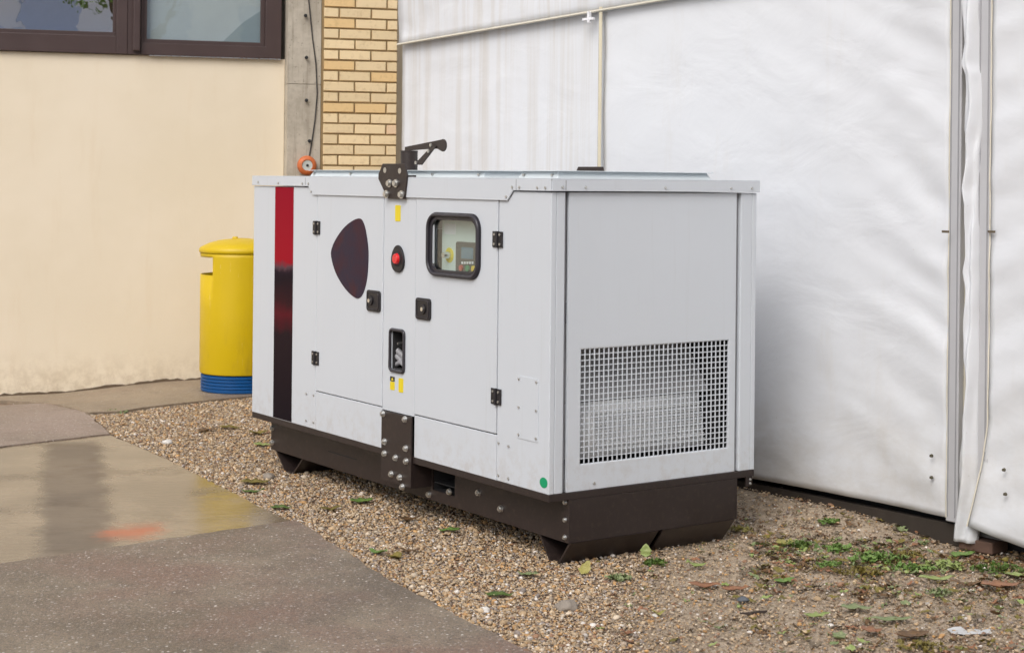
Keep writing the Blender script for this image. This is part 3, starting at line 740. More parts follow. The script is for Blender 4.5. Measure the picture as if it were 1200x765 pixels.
while zc < 5.9:
    edges = [p0, p0 + .122, p0 + .371, p1] if (row % 2) else [p0, p0 + .246, p0 + .494, p1]
    for e0_, e1_ in zip(edges[:-1], edges[1:]):
        g = .0055; x0, x1 = e0_ + g, e1_ - g; z0_, z1_ = zc + g, zc + ch - g; d = CO + .010 + .003 * rng.random(); q = .004
        j = lambda: (rng.random() - .5) * .003
        base = len(bb.v)
        bb.add([(x0 + j(), -CO, z0_ + j()), (x1 + j(), -CO, z0_ + j()), (x1 + j(), -CO, z1_ + j()), (x0 + j(), -CO, z1_ + j()), (x0 + q + j(), -d, z0_ + q + j()), (x1 - q + j(), -d, z0_ + q + j()), (x1 - q + j(), -d, z1_ - q + j()), (x0 + q + j(), -d, z1_ - q + j())],
               [(0, 1, 5, 4), (1, 2, 6, 5), (2, 3, 7, 6), (3, 0, 4, 7), (4, 5, 6, 7)])
        h = rng.random(); c = np.array([.84, .67, .42]) * (.9 + .16 * rng.random())
        if h < .08: c = np.array([.80, .57, .29])
        elif h < .14: c = np.array([.82, .60, .40])
        bcol += [(*c, 1)] * 8
    row += 1; zc += ch
br = bb.build('bricks', brick_mat(), pier)
ca = br.data.color_attributes.new('Col', 'FLOAT_COLOR', 'POINT'); ca.data.foreach_set('color', np.array(bcol, dtype=np.float32).ravel())
# wall bell
ba, bz = WLp(360, 194, CO + .05)
bell = empty('wall_bell', tuple(WP + WD * ba + WN * CO) + (bz,), BROT)
tag(bell, 'round orange wall bell with grey dial, on the concrete column below a thin cable', 'bell')
def lat_y(prof, n=40):
    m = MB(); m.lathe(prof, n=n); m.v = [(x, -z, y) for x, y, z in m.v]; return m
orange = simple('orange_enamel', (.58, .15, .045), .5, 0, .25, 25)
lat_y([(.03, 0), (.055, .004), (.070, .018), (.074, .035), (.070, .052), (.056, .064), (.043, .066), (.040, .060)]).build('bell_casing', orange, bell, 0, 60)
lat_y([(.0005, .058), (.039, .060)]).build('bell_dial', simple('grey_dial', (.55, .58, .56), .4), bell, 0, 60)
lat_y([(.0005, .064), (.010, .064), (.010, .0585)]).build('dial_hub', M['dark'], bell, 0, 60)
cb_ = []
for p in ((362, 184), (365, 168), (369, 140), (371.5, 110), (370, 75), (366, 45), (363, 15), (360, -15), (359, -60), (361, -150)):
    a, z = WLp(*p, CO); cb_.append((a - ba, -.008, z - bz))
MB().tube([tuple(p) for p in smoothpoly(cb_, 3)[:-3]] if 0 else cb_, .0045, 6).build('bell_cable', M['black'], bell, 0, 60)

# ================================================================== MARQUEE
TP = Vector((1.87, 7.0)); TD = Vector((-.629, .778)); TN = Vector((-.778, -.629))
TROT = math.atan2(TD.y, TD.x)
tent = empty('marquee_tent', (TP.x, TP.y, 0), TROT); tag(tent, 'white PVC marquee tent with aluminium poles beside the generator', 'tent')
def TLp(px, py, off=0.0):
    u, v = uv(px, py); P0 = TP + TN * off
    a = (P0.y * u - P0.x * F) / (TD.x * F - TD.y * u); return (a, HC - v * (P0.y + TD.y * a) / F)
def pvc(name, streaks=0, low=1):
    t = NT(name); x = t.xyz(t.obj)
    n = t.noise(t.obj, 1.1, 5, .6)
    c = t.mix(n, (.71, .73, .77), (.77, .79, .825))
    if streaks:
        s = t.noise(t.map(t.obj, (14, 1, .35)), 1, 5, .65)
        c = t.mix(t.math('MULTIPLY', t.ss(s, .42, .7), .55), c, (.60, .57, .53))
    s2 = t.noise(t.map(t.obj, (5, 1, .8)), 1, 6, .75)
    c = t.mix(t.math('MULTIPLY', t.ss(s2, .52, .75), .25), c, (.63, .60, .55))
    lo_ = t.math('MULTIPLY', t.ss(x[2], .85, .08), t.ss(t.noise(t.map(t.obj, (2, 1, 3)), 1, 6, .7), .3, .7))
    c = t.mix(t.math('MULTIPLY', lo_, .55 * low), c, (.50, .46, .40))
    sp = t.ss(t.noise(t.obj, 38, 3, .8), .68, .75); c = t.mix(t.math('MULTIPLY', sp, .3), c, (.45, .42, .38))
    rv = t.map(t.obj, (.8, 1.0, 1.7), (0, R(38), 0))
    r1 = t.math('ABSOLUTE', t.math('SUBTRACT', t.noise(rv, 1.25, 1.0, .4, .25), .5))
    msk = t.ss(t.noise(t.obj, .9, 2), .47, .62)
    nm = t.bump(t.math('MULTIPLY', t.ss(r1, .10, .0), msk), .38, .012)
    nm = t.bump(t.noise(t.map(t.obj, (1, 1, 1.6), (0, R(30), 0)), 2.4, 4, .5, .5), .5, .018, nm)
    nm = t.bump(t.noise(t.obj, 11, 4, .55, .4), .25, .003, nm)
    nm = t.bump(t.voro(t.obj, 420, out='Distance'), .10, .0008, nm)
    m_ = t.bsdf(c, t.lin(t.noise(t.obj, 3, 4), .3, .7, .34, .5), 0, nm, .4)
    return m_
P_MAIN, P_LEFT = pvc('white_pvc'), pvc('weathered_white_pvc', 1)
cream = simple('cream_hem_tape', (.68, .64, .54), .6, 0, .15, 8)
alu = simple('grey_aluminium', (.55, .55, .57), .45, .2, .08, 8)
def ridge(x): return 1 - abs(2 * (x - math.floor(x)) - 1)
def fold(a, z, seed, right=0.0, rpow=.38):
    nz_ = lambda s, fx, fz: noise.noise(Vector((a * fx + seed, z * fz, s)))
    w = .008 * nz_(1, .9, .7) + .004 * nz_(2, 1.6, 2.1)
    # long diagonal tension folds: soft swells carrying a few sharp creases
    q = (z * .80 + a * .62) ; wq = q * 2.1 + 1.0 * nz_(5, .7, .7)
    s = noise.noise(Vector((wq * 1.5, (a - z) * .45, seed + 9)))
    w += .009 * s * (1.0 - .5 * min(1, max(0, (z - 1.2))))
    wq2 = q * 4 + .8 * nz_(6, 1.4, 1.4)
    w += .0055 * max(0, 1 - abs(noise.noise(Vector((wq2, (a - z) * .7, seed + 4)))) * 5) * max(0, nz_(11, 1.1, 1.1) + .25)
    wq3 = (z * .9 - a * .5) * 5 + nz_(12, 1.8, 1.8)
    w += .0035 * max(0, 1 - abs(noise.noise(Vector((wq3, (a + z) * .9, seed + 14)))) * 6) * max(0, nz_(13, 1.5, 1.5) + .2)
    # puckers where the edge is pinned to the pole
    e = math.exp(-abs(a - right) / rpow)
    w += e * (.008 * math.sin(z * 2 * math.pi / .52 - 9 * abs(a - right) + 3.2 * nz_(7, .6, .9)) + .0045 * math.sin(z * 2 * math.pi / .19 - 16 * abs(a - right) + 4 * nz_(8, 1.2, 1.2)))
    w += e * .006 * nz_(9, 9, 14)
    return w
def cloth(name, a0, a1, z0f, z1f, mat, seed, right, off=.0, step=.03, pin=True, curl=None, thick=.0012, amp=1.0):
    na = max(2, int(abs(a1 - a0) / step)); nz_ = int(2.6 / step); vs = []
    for i in range(na + 1):
        a = a0 + (a1 - a0) * i / na; zb, zt_ = z0f(a), z1f(a)
        for k in range(nz_ + 1):
            z = zb + (zt_ - zb) * k / nz_
            w = fold(a, z, seed, right) * amp
            if pin: w *= min(1, abs(a - right) / .05 + .25)
            p = [a, off + w, z]
            if curl: p = curl(p)
            vs.append(tuple(p))
    fs = [(i * (nz_ + 1) + k, i * (nz_ + 1) + k + 1, (i + 1) * (nz_ + 1) + k + 1, (i + 1) * (nz_ + 1) + k) for i in range(na) for k in range(nz_)]
    m = MB(); m.add(vs, fs); o = m.build(name, mat, tent, 0, 80)
    so = o.modifiers.new('solid', 'SOLIDIFY'); so.thickness = thick
    return o
val = lambda a: 2.356 + (4.116 - a) * .0390
top = lambda a: val(a) + .25
hemB = lambda a: .100 + .006 * math.sin(a * 3)
cloth('wall_panel', -.012, 2.198, hemB, top, P_MAIN, 3, -.012)
cloth('wall_panel', 2.190, 4.085, lambda a: .10, top, P_LEFT, 21, 4.085, -.010, .04, amp=.35)
def curlC(p):
    a, y, z = p
    e = max(0, 1 - abs(a + .235) / .30); low = max(0, 1 - z / .55)
    p[0] += .085 * e * low ** 1.3; p[1] += .06 * e * low ** 1.4
    return p
cloth('wall_panel', -.236, -5.0, lambda a: .10 - .05 * min(1, max(0, (-.25 - a) / .2)), top, P_MAIN, 40, -.236, .03, .03, curl=curlC)
# hem tapes on the panel edges
for (a, o_) in ((-.012, .006), (2.187, .004), (2.203, .002)):
    pass
tp_ = []
for k in range(60):
    z = .10 + 2.5 * k / 59; tp_.append((-.013, .004 + fold(-.012, z, 3, -.012) * .25, z))
MB().tube(tp_, .003, 6).build('edge_cord', cream, tent, 0, 60)
tp_ = []
for k in range(60):
    z = .10 + 2.5 * k / 59; q = curlC([-.236, .03 + fold(-.236, z, 40, -.236) * .25, z]); tp_.append((q[0] - .004, q[1] + .006, q[2]))
MB().tube(tp_, .0035, 6).build('edge_cord', cream, tent, 0, 60)
# strap at the joint of two panels
MB().box(2.184, 2.206, .030, .036, .12, val(2.19) + .02).build('joint_strap', simple('cream_strap', (.68, .62, .47), .6, 0, .15), tent, .001)
MB().box(2.207, 2.212, .028, .032, .12, val(2.19)).build('joint_painted_shadow', M['grey_pipe'], tent)  # grey strip stands in for the shadow beside the strap
MB().box(2.23, 2.32, .045, .055, val(2.2) - .045, val(2.2) - .033).box(2.262, 2.274, .04, .06, val(2.2) - .06, val(2.2) + .0).build('strap_toggle', M['paper'], tent)
# canopy with a sagging wrinkled skirt
vs = []; na, nk = 150, 26
for i in range(na + 1):
    a = 4.075 - 9.075 * i / na
    for k in range(nk + 1):
        f = k / nk; z = val(a) + f * 1.25; out = .030 - .9 * max(0, f - .45) ** 1.3
        w = .012 * noise.noise(Vector((a * 1.8 + z * 1.5, z * 3, 2))) + .012 * (1 - abs(noise.noise(Vector((a * 5 - z * 3, z * 6, 6)))) * 2) + .006 * noise.noise(Vector((a * 14, z * 14, 1)))
        vs.append((a, out + w * (1.0 if k else .4), z))
fs = [(i * (nk + 1) + k, i * (nk + 1) + k + 1, (i + 1) * (nk + 1) + k + 1, (i + 1) * (nk + 1) + k) for i in range(na) for k in range(nk)]
m = MB(); m.add(vs, fs); cn = m.build('canopy', P_LEFT, tent, 0, 80); so = cn.modifiers.new('solid', 'SOLIDIFY'); so.thickness = .002
MB().tube([(4.075 - 9.075 * i / na, .036, val(4.075 - 9.075 * i / na) + .002) for i in range(na + 1)], .008, 6).build('canopy_hem', cream, cn, 0, 60)
MB().add([(4.1, -.4, 3.5), (-5.0, -.4, 3.9), (-5.0, -5, 4.6), (4.1, -5, 4.3)], [(0, 1, 2, 3)]).build('roof_sheet', P_MAIN, tent)
MB().add([(4.09, -.02, 0), (4.09, -.02, 3.6), (4.09, -5, 4.2), (4.09, -5, 0)], [(0, 1, 2, 3)]).add([(4.09, -5, 0), (4.09, -5, 4.4), (-5, -5, 4.6), (-5, -5, 0)], [(0, 1, 2, 3)]).add([(-5, -.02, 0), (-5, -.02, 3.9), (-5, -5, 4.6), (-5, -5, 0)], [(0, 1, 2, 3)]).build('rear_wall', P_MAIN, tent)
# poles
def pole(pl, pr, zb, zt_=3.2, d0=-.03, d1=.045):
    a0 = TLp(pl, 300, d1)[0]; a1 = TLp(pr, 300, d1)[0]; lo_, hi_ = min(a0, a1), max(a0, a1)
    o = MB().box(lo_, hi_, d0, d1, zb, zt_).build('pole', alu, tent, .004)
    MB().box(lo_ + (hi_ - lo_) * .18, lo_ + (hi_ - lo_) * .26, d1 + .0002, d1 + .002, zb + .02, zt_).box(lo_ + (hi_ - lo_) * .80, lo_ + (hi_ - lo_) * .86, d1 + .0002, d1 + .002, zb + .02, zt_).build('pole_groove', M['grey_pipe'], o)
    return lo_, hi_
pole(1111, 1125, .085, d1=.004); pr_ = pole(1144, 1160, .155, d1=.035)
MB().box(-.165, -.07, -.035, -.030, .08, 3.0).build('gap_lining', cream, tent)
# gathered door flap hanging between the poles
sil = [(-60, 1122, 1142), (0, 1122, 1142), (50, 1125, 1143), (76, 1121, 1143), (86, 1126, 1145), (120, 1126, 1146), (150, 1123, 1146), (170, 1126, 1144), (200, 1126, 1143), (222, 1122, 1142), (240, 1126, 1142),
       (300, 1127, 1143), (318, 1124, 1143), (335, 1127, 1143), (380, 1125, 1142), (420, 1124, 1142), (450, 1128, 1141), (490, 1122, 1141), (530, 1119, 1141), (570, 1118, 1142), (600, 1115, 1141), (632, 1111, 1140)]
rows = []; 
def interp(y):
    for (y0, l0, r0), (y1, l1, r1) in zip(sil[:-1], sil[1:]):
        if y0 <= y <= y1:
            f = (y - y0) / (y1 - y0); return l0 + (l1 - l0) * f, r0 + (r1 - r0) * f
vs = []; ny, nc = 150, 18
for i in range(ny + 1):
    y = -60 + 692 * i / ny; l, r = interp(y); al, z = TLp(l, y, .07); ar, _ = TLp(r, y, .07)
    for k in range(nc + 1):
        f = k / nc; a = al + (ar - al) * f; th = math.pi * f
        d = .028 + .045 * math.sin(th) ** .7 + .014 * math.sin(3.2 * math.pi * f + y * .018 + 2 * noise.noise(Vector((y * .012, 0, 0)))) * math.sin(th) + .010 * noise.noise(Vector((f * 3 + y * .01, y * .03, 5)))
        vs.append((a, d, z))
fs = [(i * (nc + 1) + k, i * (nc + 1) + k + 1, (i + 1) * (nc + 1) + k + 1, (i + 1) * (nc + 1) + k) for i in range(ny) for k in range(nc)]
m = MB(); m.add(vs, fs); gf = m.build('gathered_flap', P_MAIN, tent, 0, 80); so = gf.modifiers.new('solid', 'SOLIDIFY'); so.thickness = .002
# toggles, eyelets, base rail
for p in ((1109, 271.5), (1163, 271.5)):
    a, z = TLp(*p, .04); MB().box(a - .017, a + .017, .043, .050, z - .005, z + .005).build('toggle', simple('brown_toggle', (.12, .09, .06), .6), tent, .001)
for p, d in (((1090, 534), .035), ((1090, 559.5), .035), ((1175, 550.5), .075), ((1176.5, 579), .08)):
    a, z = TLp(*p, d); MB().cyl((a, d - .012, z), (a, d - .002, z), .008, .006, 12).build('eyelet', simple('dull_eyelet', (.13, .115, .08), .5, .3), tent, 0, 40)
a, z = TLp(1141, 545, .08); MB().box(a - .01, a + .012, .02, .028, z - .05, z + .06).build('buckle_strap', cream, tent, .002)
MB().box(-5, -.10, -.07, -.01, .045, .115).build('base_rail', simple('dirty_base_rail', (.20, .20, .20), .6, .2, .2, 9), tent, .003)
MB().box(-.10, 4.08, -.06, -.02, -.02, .072).build('base_rail', simple('shade_darkened_timber', (.038, .029, .022), .9, 0, .35, 9), tent, .003)  # timber colour darkened to stand in for the shade under the hem
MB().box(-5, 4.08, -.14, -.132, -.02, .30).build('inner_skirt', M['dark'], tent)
# packing brick under the rail
brick_red = simple('old_red_brick', (.12, .07, .05), .9, 0, .35, 12, .004, 60)
q = TP + TD * -.165 + TN * -.0
pb = empty('packing_brick', (q.x, q.y, 0), TROT + R(4)); tag(pb, 'weathered reddish brick under the foot of the tent pole', 'brick')
m = MB().box(-.10, .06, -.085, .045, -.01, .040).build('brick_body', brick_red, pb, .006)
# thin cable poking out below the tent
cp = [G(*p) for p in ((960, 577), (949, 574), (935, 580), (915, 584), (895, 583), (886, 579))]
cabm = MB().tube([(x, y, .010 + gz(x, y)) for k, (x, y) in enumerate(cp)], .006, 8).build('ground_cable', simple('grey_cable', (.34, .33, .30), .5), None, 0, 60)
tag(cabm, 'thin grey cable lying on the earth beneath the tent hem', 'cable')

# ================================================================== LEAVES, WEEDS, LITTER
def leafmat(name, c, c2):
    t = NT(name); n = t.noise(t.obj, 45, 5, .7)
    cc = t.mix(t.ss(n, .35, .65), c, c2)
    m_ = t.bsdf(cc, .5, 0, t.bump(n, .3, .002), .4)
    t.b.inputs['Subsurface Weight'].default_value = .0
    return m_
LM = {'green': leafmat('green_leaf', (.10, .19, .035), (.18, .27, .07)), 'dark': leafmat('dark_green_leaf', (.05, .10, .015), (.11, .16, .03)),
      'lime': leafmat('lime_leaf', (.22, .29, .08), (.32, .37, .14)), 'yellow': leafmat('yellow_leaf', (.30, .27, .07), (.38, .34, .12)),
      'olive': leafmat('olive_leaf', (.13, .11, .025), (.22, .17, .04)), 'brown': leafmat('brown_leaf', (.10, .055, .025), (.19, .11, .05)),
      'rust': leafmat('rust_leaf', (.24, .105, .055), (.32, .16, .085)), 'sage': leafmat('sage_leaf', (.17, .22, .09), (.25, .28, .14)), 'greybrown': leafmat('grey_brown_leaf', (.13, .10, .07), (.2, .16, .11))}
def leaf_geo(m, L, W, curl, org, rz, tilt=0.0, roll=0.0, zig=0.0, sd=0):
    n = 9; base = []
    Mx = Matrix.Translation(org) @ Matrix.Rotation(rz, 4, 'Z') @ Matrix.Rotation(-tilt, 4, 'Y') @ Matrix.Rotation(roll, 4, 'X')
    vs = []
    for i in range(n):
        f = i / (n - 1); w = W * .5 * (math.sin(math.pi * min(1, f ** .75)) ** .8 + .02) * (1 + .18 * math.sin(i * 2.6 + sd))
        x = (f - .5) * L; zc_ = curl * (4 * (f - .5) ** 2) + .012 * noise.noise(Vector((f * 3, sd, 0)))
        e = .25 * w + .008 * noise.noise(Vector((f * 5, sd, 4)))
        for s_, zz in ((-1, e), (-.5, e * .3), (0, 0), (.5, e * .3), (1, e * 1.1)): vs.append(Mx @ Vector((x, s_ * w, zc_ + zz + .004)))
    fs = [(i * 5 + k, i * 5 + k + 1, (i + 1) * 5 + k + 1, (i + 1) * 5 + k) for i in range(n - 1) for k in range(4)]
    m.add(vs, fs)
def leaf(px, py, L, W, rz, mat, label, curl=.012, tilt=0.0, roll=0.0, z=.006, group='fallen leaves around the generator', name='fallen_leaf'):
    x, y = G(px, py); e = MB(); leaf_geo(e, L, W, curl, (0, 0, 0), R(rz), R(tilt), R(roll), sd=px)
    o = e.build(name, LM[mat], None, 0, 80); o.location = (x, y, z + gz(x, y)); so = o.modifiers.new('solid', 'SOLIDIFY'); so.thickness = .0012
    tag(o, label, 'leaf', group)
for a in [
 (329, 597, .10, .055, 5, 'dark', 'dark olive green leaf at the edge of the wet slab'),
 (424, 586, .12, .075, 20, 'green', 'bright green leaf just in front of the side beam near the joining plate'),
 (526, 620, .10, .06, 170, 'green', 'bright green leaf alone in the middle of the gravel below the fork pocket'),
 (443, 648, .09, .05, 150, 'green', 'green leaf on gravel touching a curled yellow-brown leaf'),
 (463, 652, .08, .055, 60, 'olive', 'curled yellow-brown leaf beside a green one near the aggregate slab'),
 (585, 695, .11, .05, 5, 'dark', 'dark green leaf lying flat on the gravel, lowest leaf before the near slab'),
 (619, 671, .09, .045, 160, 'sage', 'pale green torn leaf on gravel left of the near skid foot'),
 (480, 643, .09, .03, 10, 'brown', 'narrow brown leaf right of the curled yellow-brown leaf'),
 (478, 607, .10, .05, 20, 'brown', 'brown leaf in the shade under the side beam'),
 (388, 594, .11, .04, 15, 'olive', 'faded olive leaf between the dark leaf and the bright green leaf'),
 (299, 565, .15, .085, 10, 'olive', 'large crumpled olive brown leaf on gravel left of the far skid foot'),
 (308, 520, .11, .07, 10, 'lime', 'lime green leaf beside the far end of the generator'),
 (303, 506, .13, .07, 30, 'olive', 'olive leaf under the far bottom corner of the generator'),
 (297, 577, .12, .04, 0, 'dark', 'thin dark leaf below the large crumpled olive leaf'),
 (270, 500, .14, .06, 0, 'olive', 'small olive leaf on gravel in front of the litter bin'),
 (242, 503, .12, .05, 30, 'brown', 'brown leaf on the gravel left of the litter bin'),
 (816, 660, .085, .05, 2, 'lime', 'pale lime oval leaf on bare earth right of the skid foot'),
 (919, 679, .10, .05, 30, 'green', 'vivid green leaf on bare earth below the weeds'),
 (958, 719, .10, .045, 5, 'lime', 'lime green leaf on bare earth near the bottom edge'),
 (1021, 737, .075, .065, 0, 'rust', 'round rust coloured leaf on bare earth'),
 (1045, 724, .16, .045, 8, 'sage', 'long pale green leaf above the round rust leaf'),
 (1128, 648, .12, .06, 15, 'green', 'green leaf just in front of the gathered tent flap'),
 (1098, 676, .15, .05, 5, 'lime', 'pale green leaf in front of the weeds by the tent flap'),
 (1133, 682, .13, .045, -5, 'brown', 'long brown leaf right of the pale green one'),
 (1172, 684, .16, .08, 10, 'rust', 'light brown curled leaf near the right edge'),
 (1193, 672, .10, .05, 10, 'lime', 'small lime leaf at the far right by the tent'),
 (1004, 711, .12, .06, 0, 'sage', 'grey green leaf on bare earth left of the long pale leaf'),
 (984, 743, .08, .045, 70, 'sage', 'small sage leaf standing near the bottom edge'),
 (826, 684, .13, .06, -8, 'rust', 'rust coloured leaf below the lime oval leaf'),
 (862, 688, .11, .05, 5, 'rust', 'faint rust leaf beside a blue-grey pebble'),
 (921, 634, .12, .07, 60, 'yellow', 'pale yellow upright leaf among the brown litter near the tent'),
 (1070, 742, .13, .07, 20, 'brown', 'brown crumpled leaf right of the round rust leaf'),
 (772, 716, .05, .03, 10, 'yellow', 'tiny pale scrap of leaf on earth in front of the skid'),
 (735, 739, .05, .03, 10, 'rust', 'tiny orange leaf scrap at the edge of gravel and earth'),
 (716, 597 + 50, .0001, .0001, 0, 'green', 'x')][:-1]:
    leaf(*a)
leaf(687, 668, .065, .045, 40, 'yellow', 'yellow green leaf leaning up against the near skid foot', .01, 48, 20, .024)
leaf(757, 648, .055, .045, 80, 'lime', 'yellow green leaf stuck in the gap between the two near skid feet', .005, 75, 0, .03)
# twig
tx = [G(*p) for p in ((867, 714), (880, 716), (890, 713), (899, 713))]
tw = MB().tube([(x, y, .006 + gz(x, y) + .004 * (k % 2)) for k, (x, y) in enumerate(tx)], [.003, .006, .007, .004], 6).build('twig', simple('dark_twig', (.045, .032, .026), .85), None, 0, 60)
tag(tw, 'dark brown twig lying on the bare earth', 'twig')
# white scrap of plastic
m = MB(); sc = G(1140, 735)
for i in range(7):
    for k in range(5):
        m.v.append((-.08 + i * .024 + .01 * noise.noise(Vector((i, k, 0))), -.03 + k * .016 + .01 * noise.noise(Vector((k, i, 3))), -.002 + .016 * (noise.noise(Vector((i * .9, k * .9, 8))) + .4)))
m.f = [(i * 5 + k, (i + 1) * 5 + k, (i + 1) * 5 + k + 1, i * 5 + k + 1) for i in range(6) for k in range(4)]
ws = m.build('plastic_scrap', simple('white_plastic_film', (.55, .55, .55), .45), None, 0, 80); ws.location = (*sc, gz(*sc)); tag(ws, 'crumpled scrap of white plastic on the bare earth at the lower right', 'litter')
def stone(px, py, r, mat, label):
    x, y = G(px, py); bm_ = bmesh.new(); bmesh.ops.create_icosphere(bm_, subdivisions=3, radius=r)
    for v in bm_.verts:
        v.co *= 1 + .35 * noise.noise(v.co * (1.3 / r) + Vector((px, 0, 0))); v.co.z *= .6
    me = bpy.data.meshes.new('stone'); bm_.to_mesh(me); bm_.free(); me.materials.append(mat)
    me.polygons.foreach_set('use_smooth', [True] * len(me.polygons))
    o = bpy.data.objects.new('stone', me); col.objects.link(o); o.location = (x, y, r * .3 + gz(x, y)); tag(o, label, 'stone')
gs = simple('grey_stone', (.28, .24, .20), .8, 0, .25, 20, .002, 80); bs_ = simple('blue_grey_stone', (.10, .11, .125), .7, 0, .2, 20, .002, 80); wsn = simple('white_stone', (.65, .62, .58), .7, 0, .1, 20)
stone(664, 708, .040, gs, 'flat grey stone in the gravel near the bottom, right of the dark green leaf')
stone(871, 699, .022, bs_, 'small blue-grey pebble beside a faint rust leaf')
stone(196, 518.5, .030, wsn, 'single white stone at the edge of the gravel and wet slab')
stone(568, 715, .020, wsn, 'small white stone at the edge of the near slab')
stone(768, 716, .012, wsn, 'tiny white chip of stone on the bare earth before the skid')
stone(315, 556, .030, gs, 'grey stone beside the far skid foot')
# weeds: low clumps of small leaves
def weed(px, py, r, n, mat, label, h=.03):
    x, y = G(px, py); m = MB(); rr = random.Random(px); n = int(n * .95); h *= .6
    for k in range(n):
        a = rr.uniform(0, 2 * math.pi); d = r * rr.random() ** .7; L = rr.uniform(.012, .040)
        leaf_geo(m, L, L * rr.uniform(.3, .75), .004, (d * math.cos(a), d * .75 * math.sin(a), rr.uniform(.0, h) * (1 - d / r * .6)), rr.uniform(0, 6.28), rr.uniform(-.2, .9), rr.uniform(-.5, .5), sd=k)
    o = m.build('weed', LM[mat], None, 0, 80); o.location = (x, y, .003 + gz(x, y)); tag(o, label, 'weed', 'weeds growing in the bare earth')
weed(1028, 652, .12, 130, 'green', 'largest bright green weed in the earth between generator and tent flap', .05)
weed(983, 640, .08, 60, 'green', 'green weed left of the largest weed')
weed(972, 617, .055, 40, 'green', 'small green weed near the tent hem')
weed(935, 636, .08, 60, 'dark', 'dark green weed beside the pale yellow leaf')
weed(972, 659, .06, 40, 'green', 'small green weed below left of the largest weed')
weed(1003, 668, .11, 70, 'olive', 'olive moss patch in front of the largest weed')
weed(1070, 663, .09, 60, 'green', 'green weed midway between the largest weed and the tent flap')
weed(1108, 661, .10, 80, 'lime', 'bright lime weed in front of the tent flap')
weed(1170, 664, .11, 80, 'dark', 'dark weed patch near the right edge by the tent')
weed(1060, 648, .07, 45, 'olive', 'brownish moss behind the weeds by the tent')
weed(725, 675, .045, 50, 'sage', 'small sage green moss tuft in front of the near skid foot')
weed(768, 657, .045, 45, 'dark', 'dark green moss sprig right of the gap between the skid feet')
weed(867, 618, .05, 40, 'yellow', 'yellowish weed under the right corner of the base')
weed(1100, 692, .05, 30, 'sage', 'sage weed in front of the lime weed')
weed(1080, 755, .09, 40, 'olive', 'olive moss at the bottom edge right of the round rust leaf')
weed(130, 478, .12, 60, 'sage', 'thin green moss at the back of the gravel by the pavement')
# fine litter: uncountable crumbs of leaf and moss on the earth
lit = {'brown': MB(), 'olive': MB(), 'greybrown': MB(), 'sage': MB(), 'lime': MB(), 'rust': MB()}
rr = random.Random(5); keys = list(lit)
cnt = 0
while cnt < 1500:
    px, py = rr.uniform(700, 1215), rr.uniform(572, 765)
    x, y = G(px, py)
    if (Vector((x, y)) - TP).dot(TN) < -.02: continue
    dens = .10 + 1.3 * max(0, 1 - ((py - 650) / 40) ** 2) * (px > 880) + .25 * (px > 1000)
    if rr.random() > dens * (.55 + noise.noise(Vector((x * 4, y * 4, 0))) * 1.2): continue
    L = rr.uniform(.010, .055)
    leaf_geo(lit[rr.choice(keys + ['brown', 'olive', 'greybrown'])], L, L * rr.uniform(.25, .7), rr.uniform(0, .012), (x, y, .001 + gz(x, y)), rr.uniform(-.6, .6) + rr.choice((0, 3.1)), rr.uniform(-.3, .3), rr.uniform(-.4, .4), sd=cnt); cnt += 1
for k, m in lit.items():
    o = m.build('leaf_litter', LM[k], None, 0, 80); tag(o, k + ' crumbs of leaf litter scattered over the bare earth by the tent', 'leaf litter', kind='stuff')

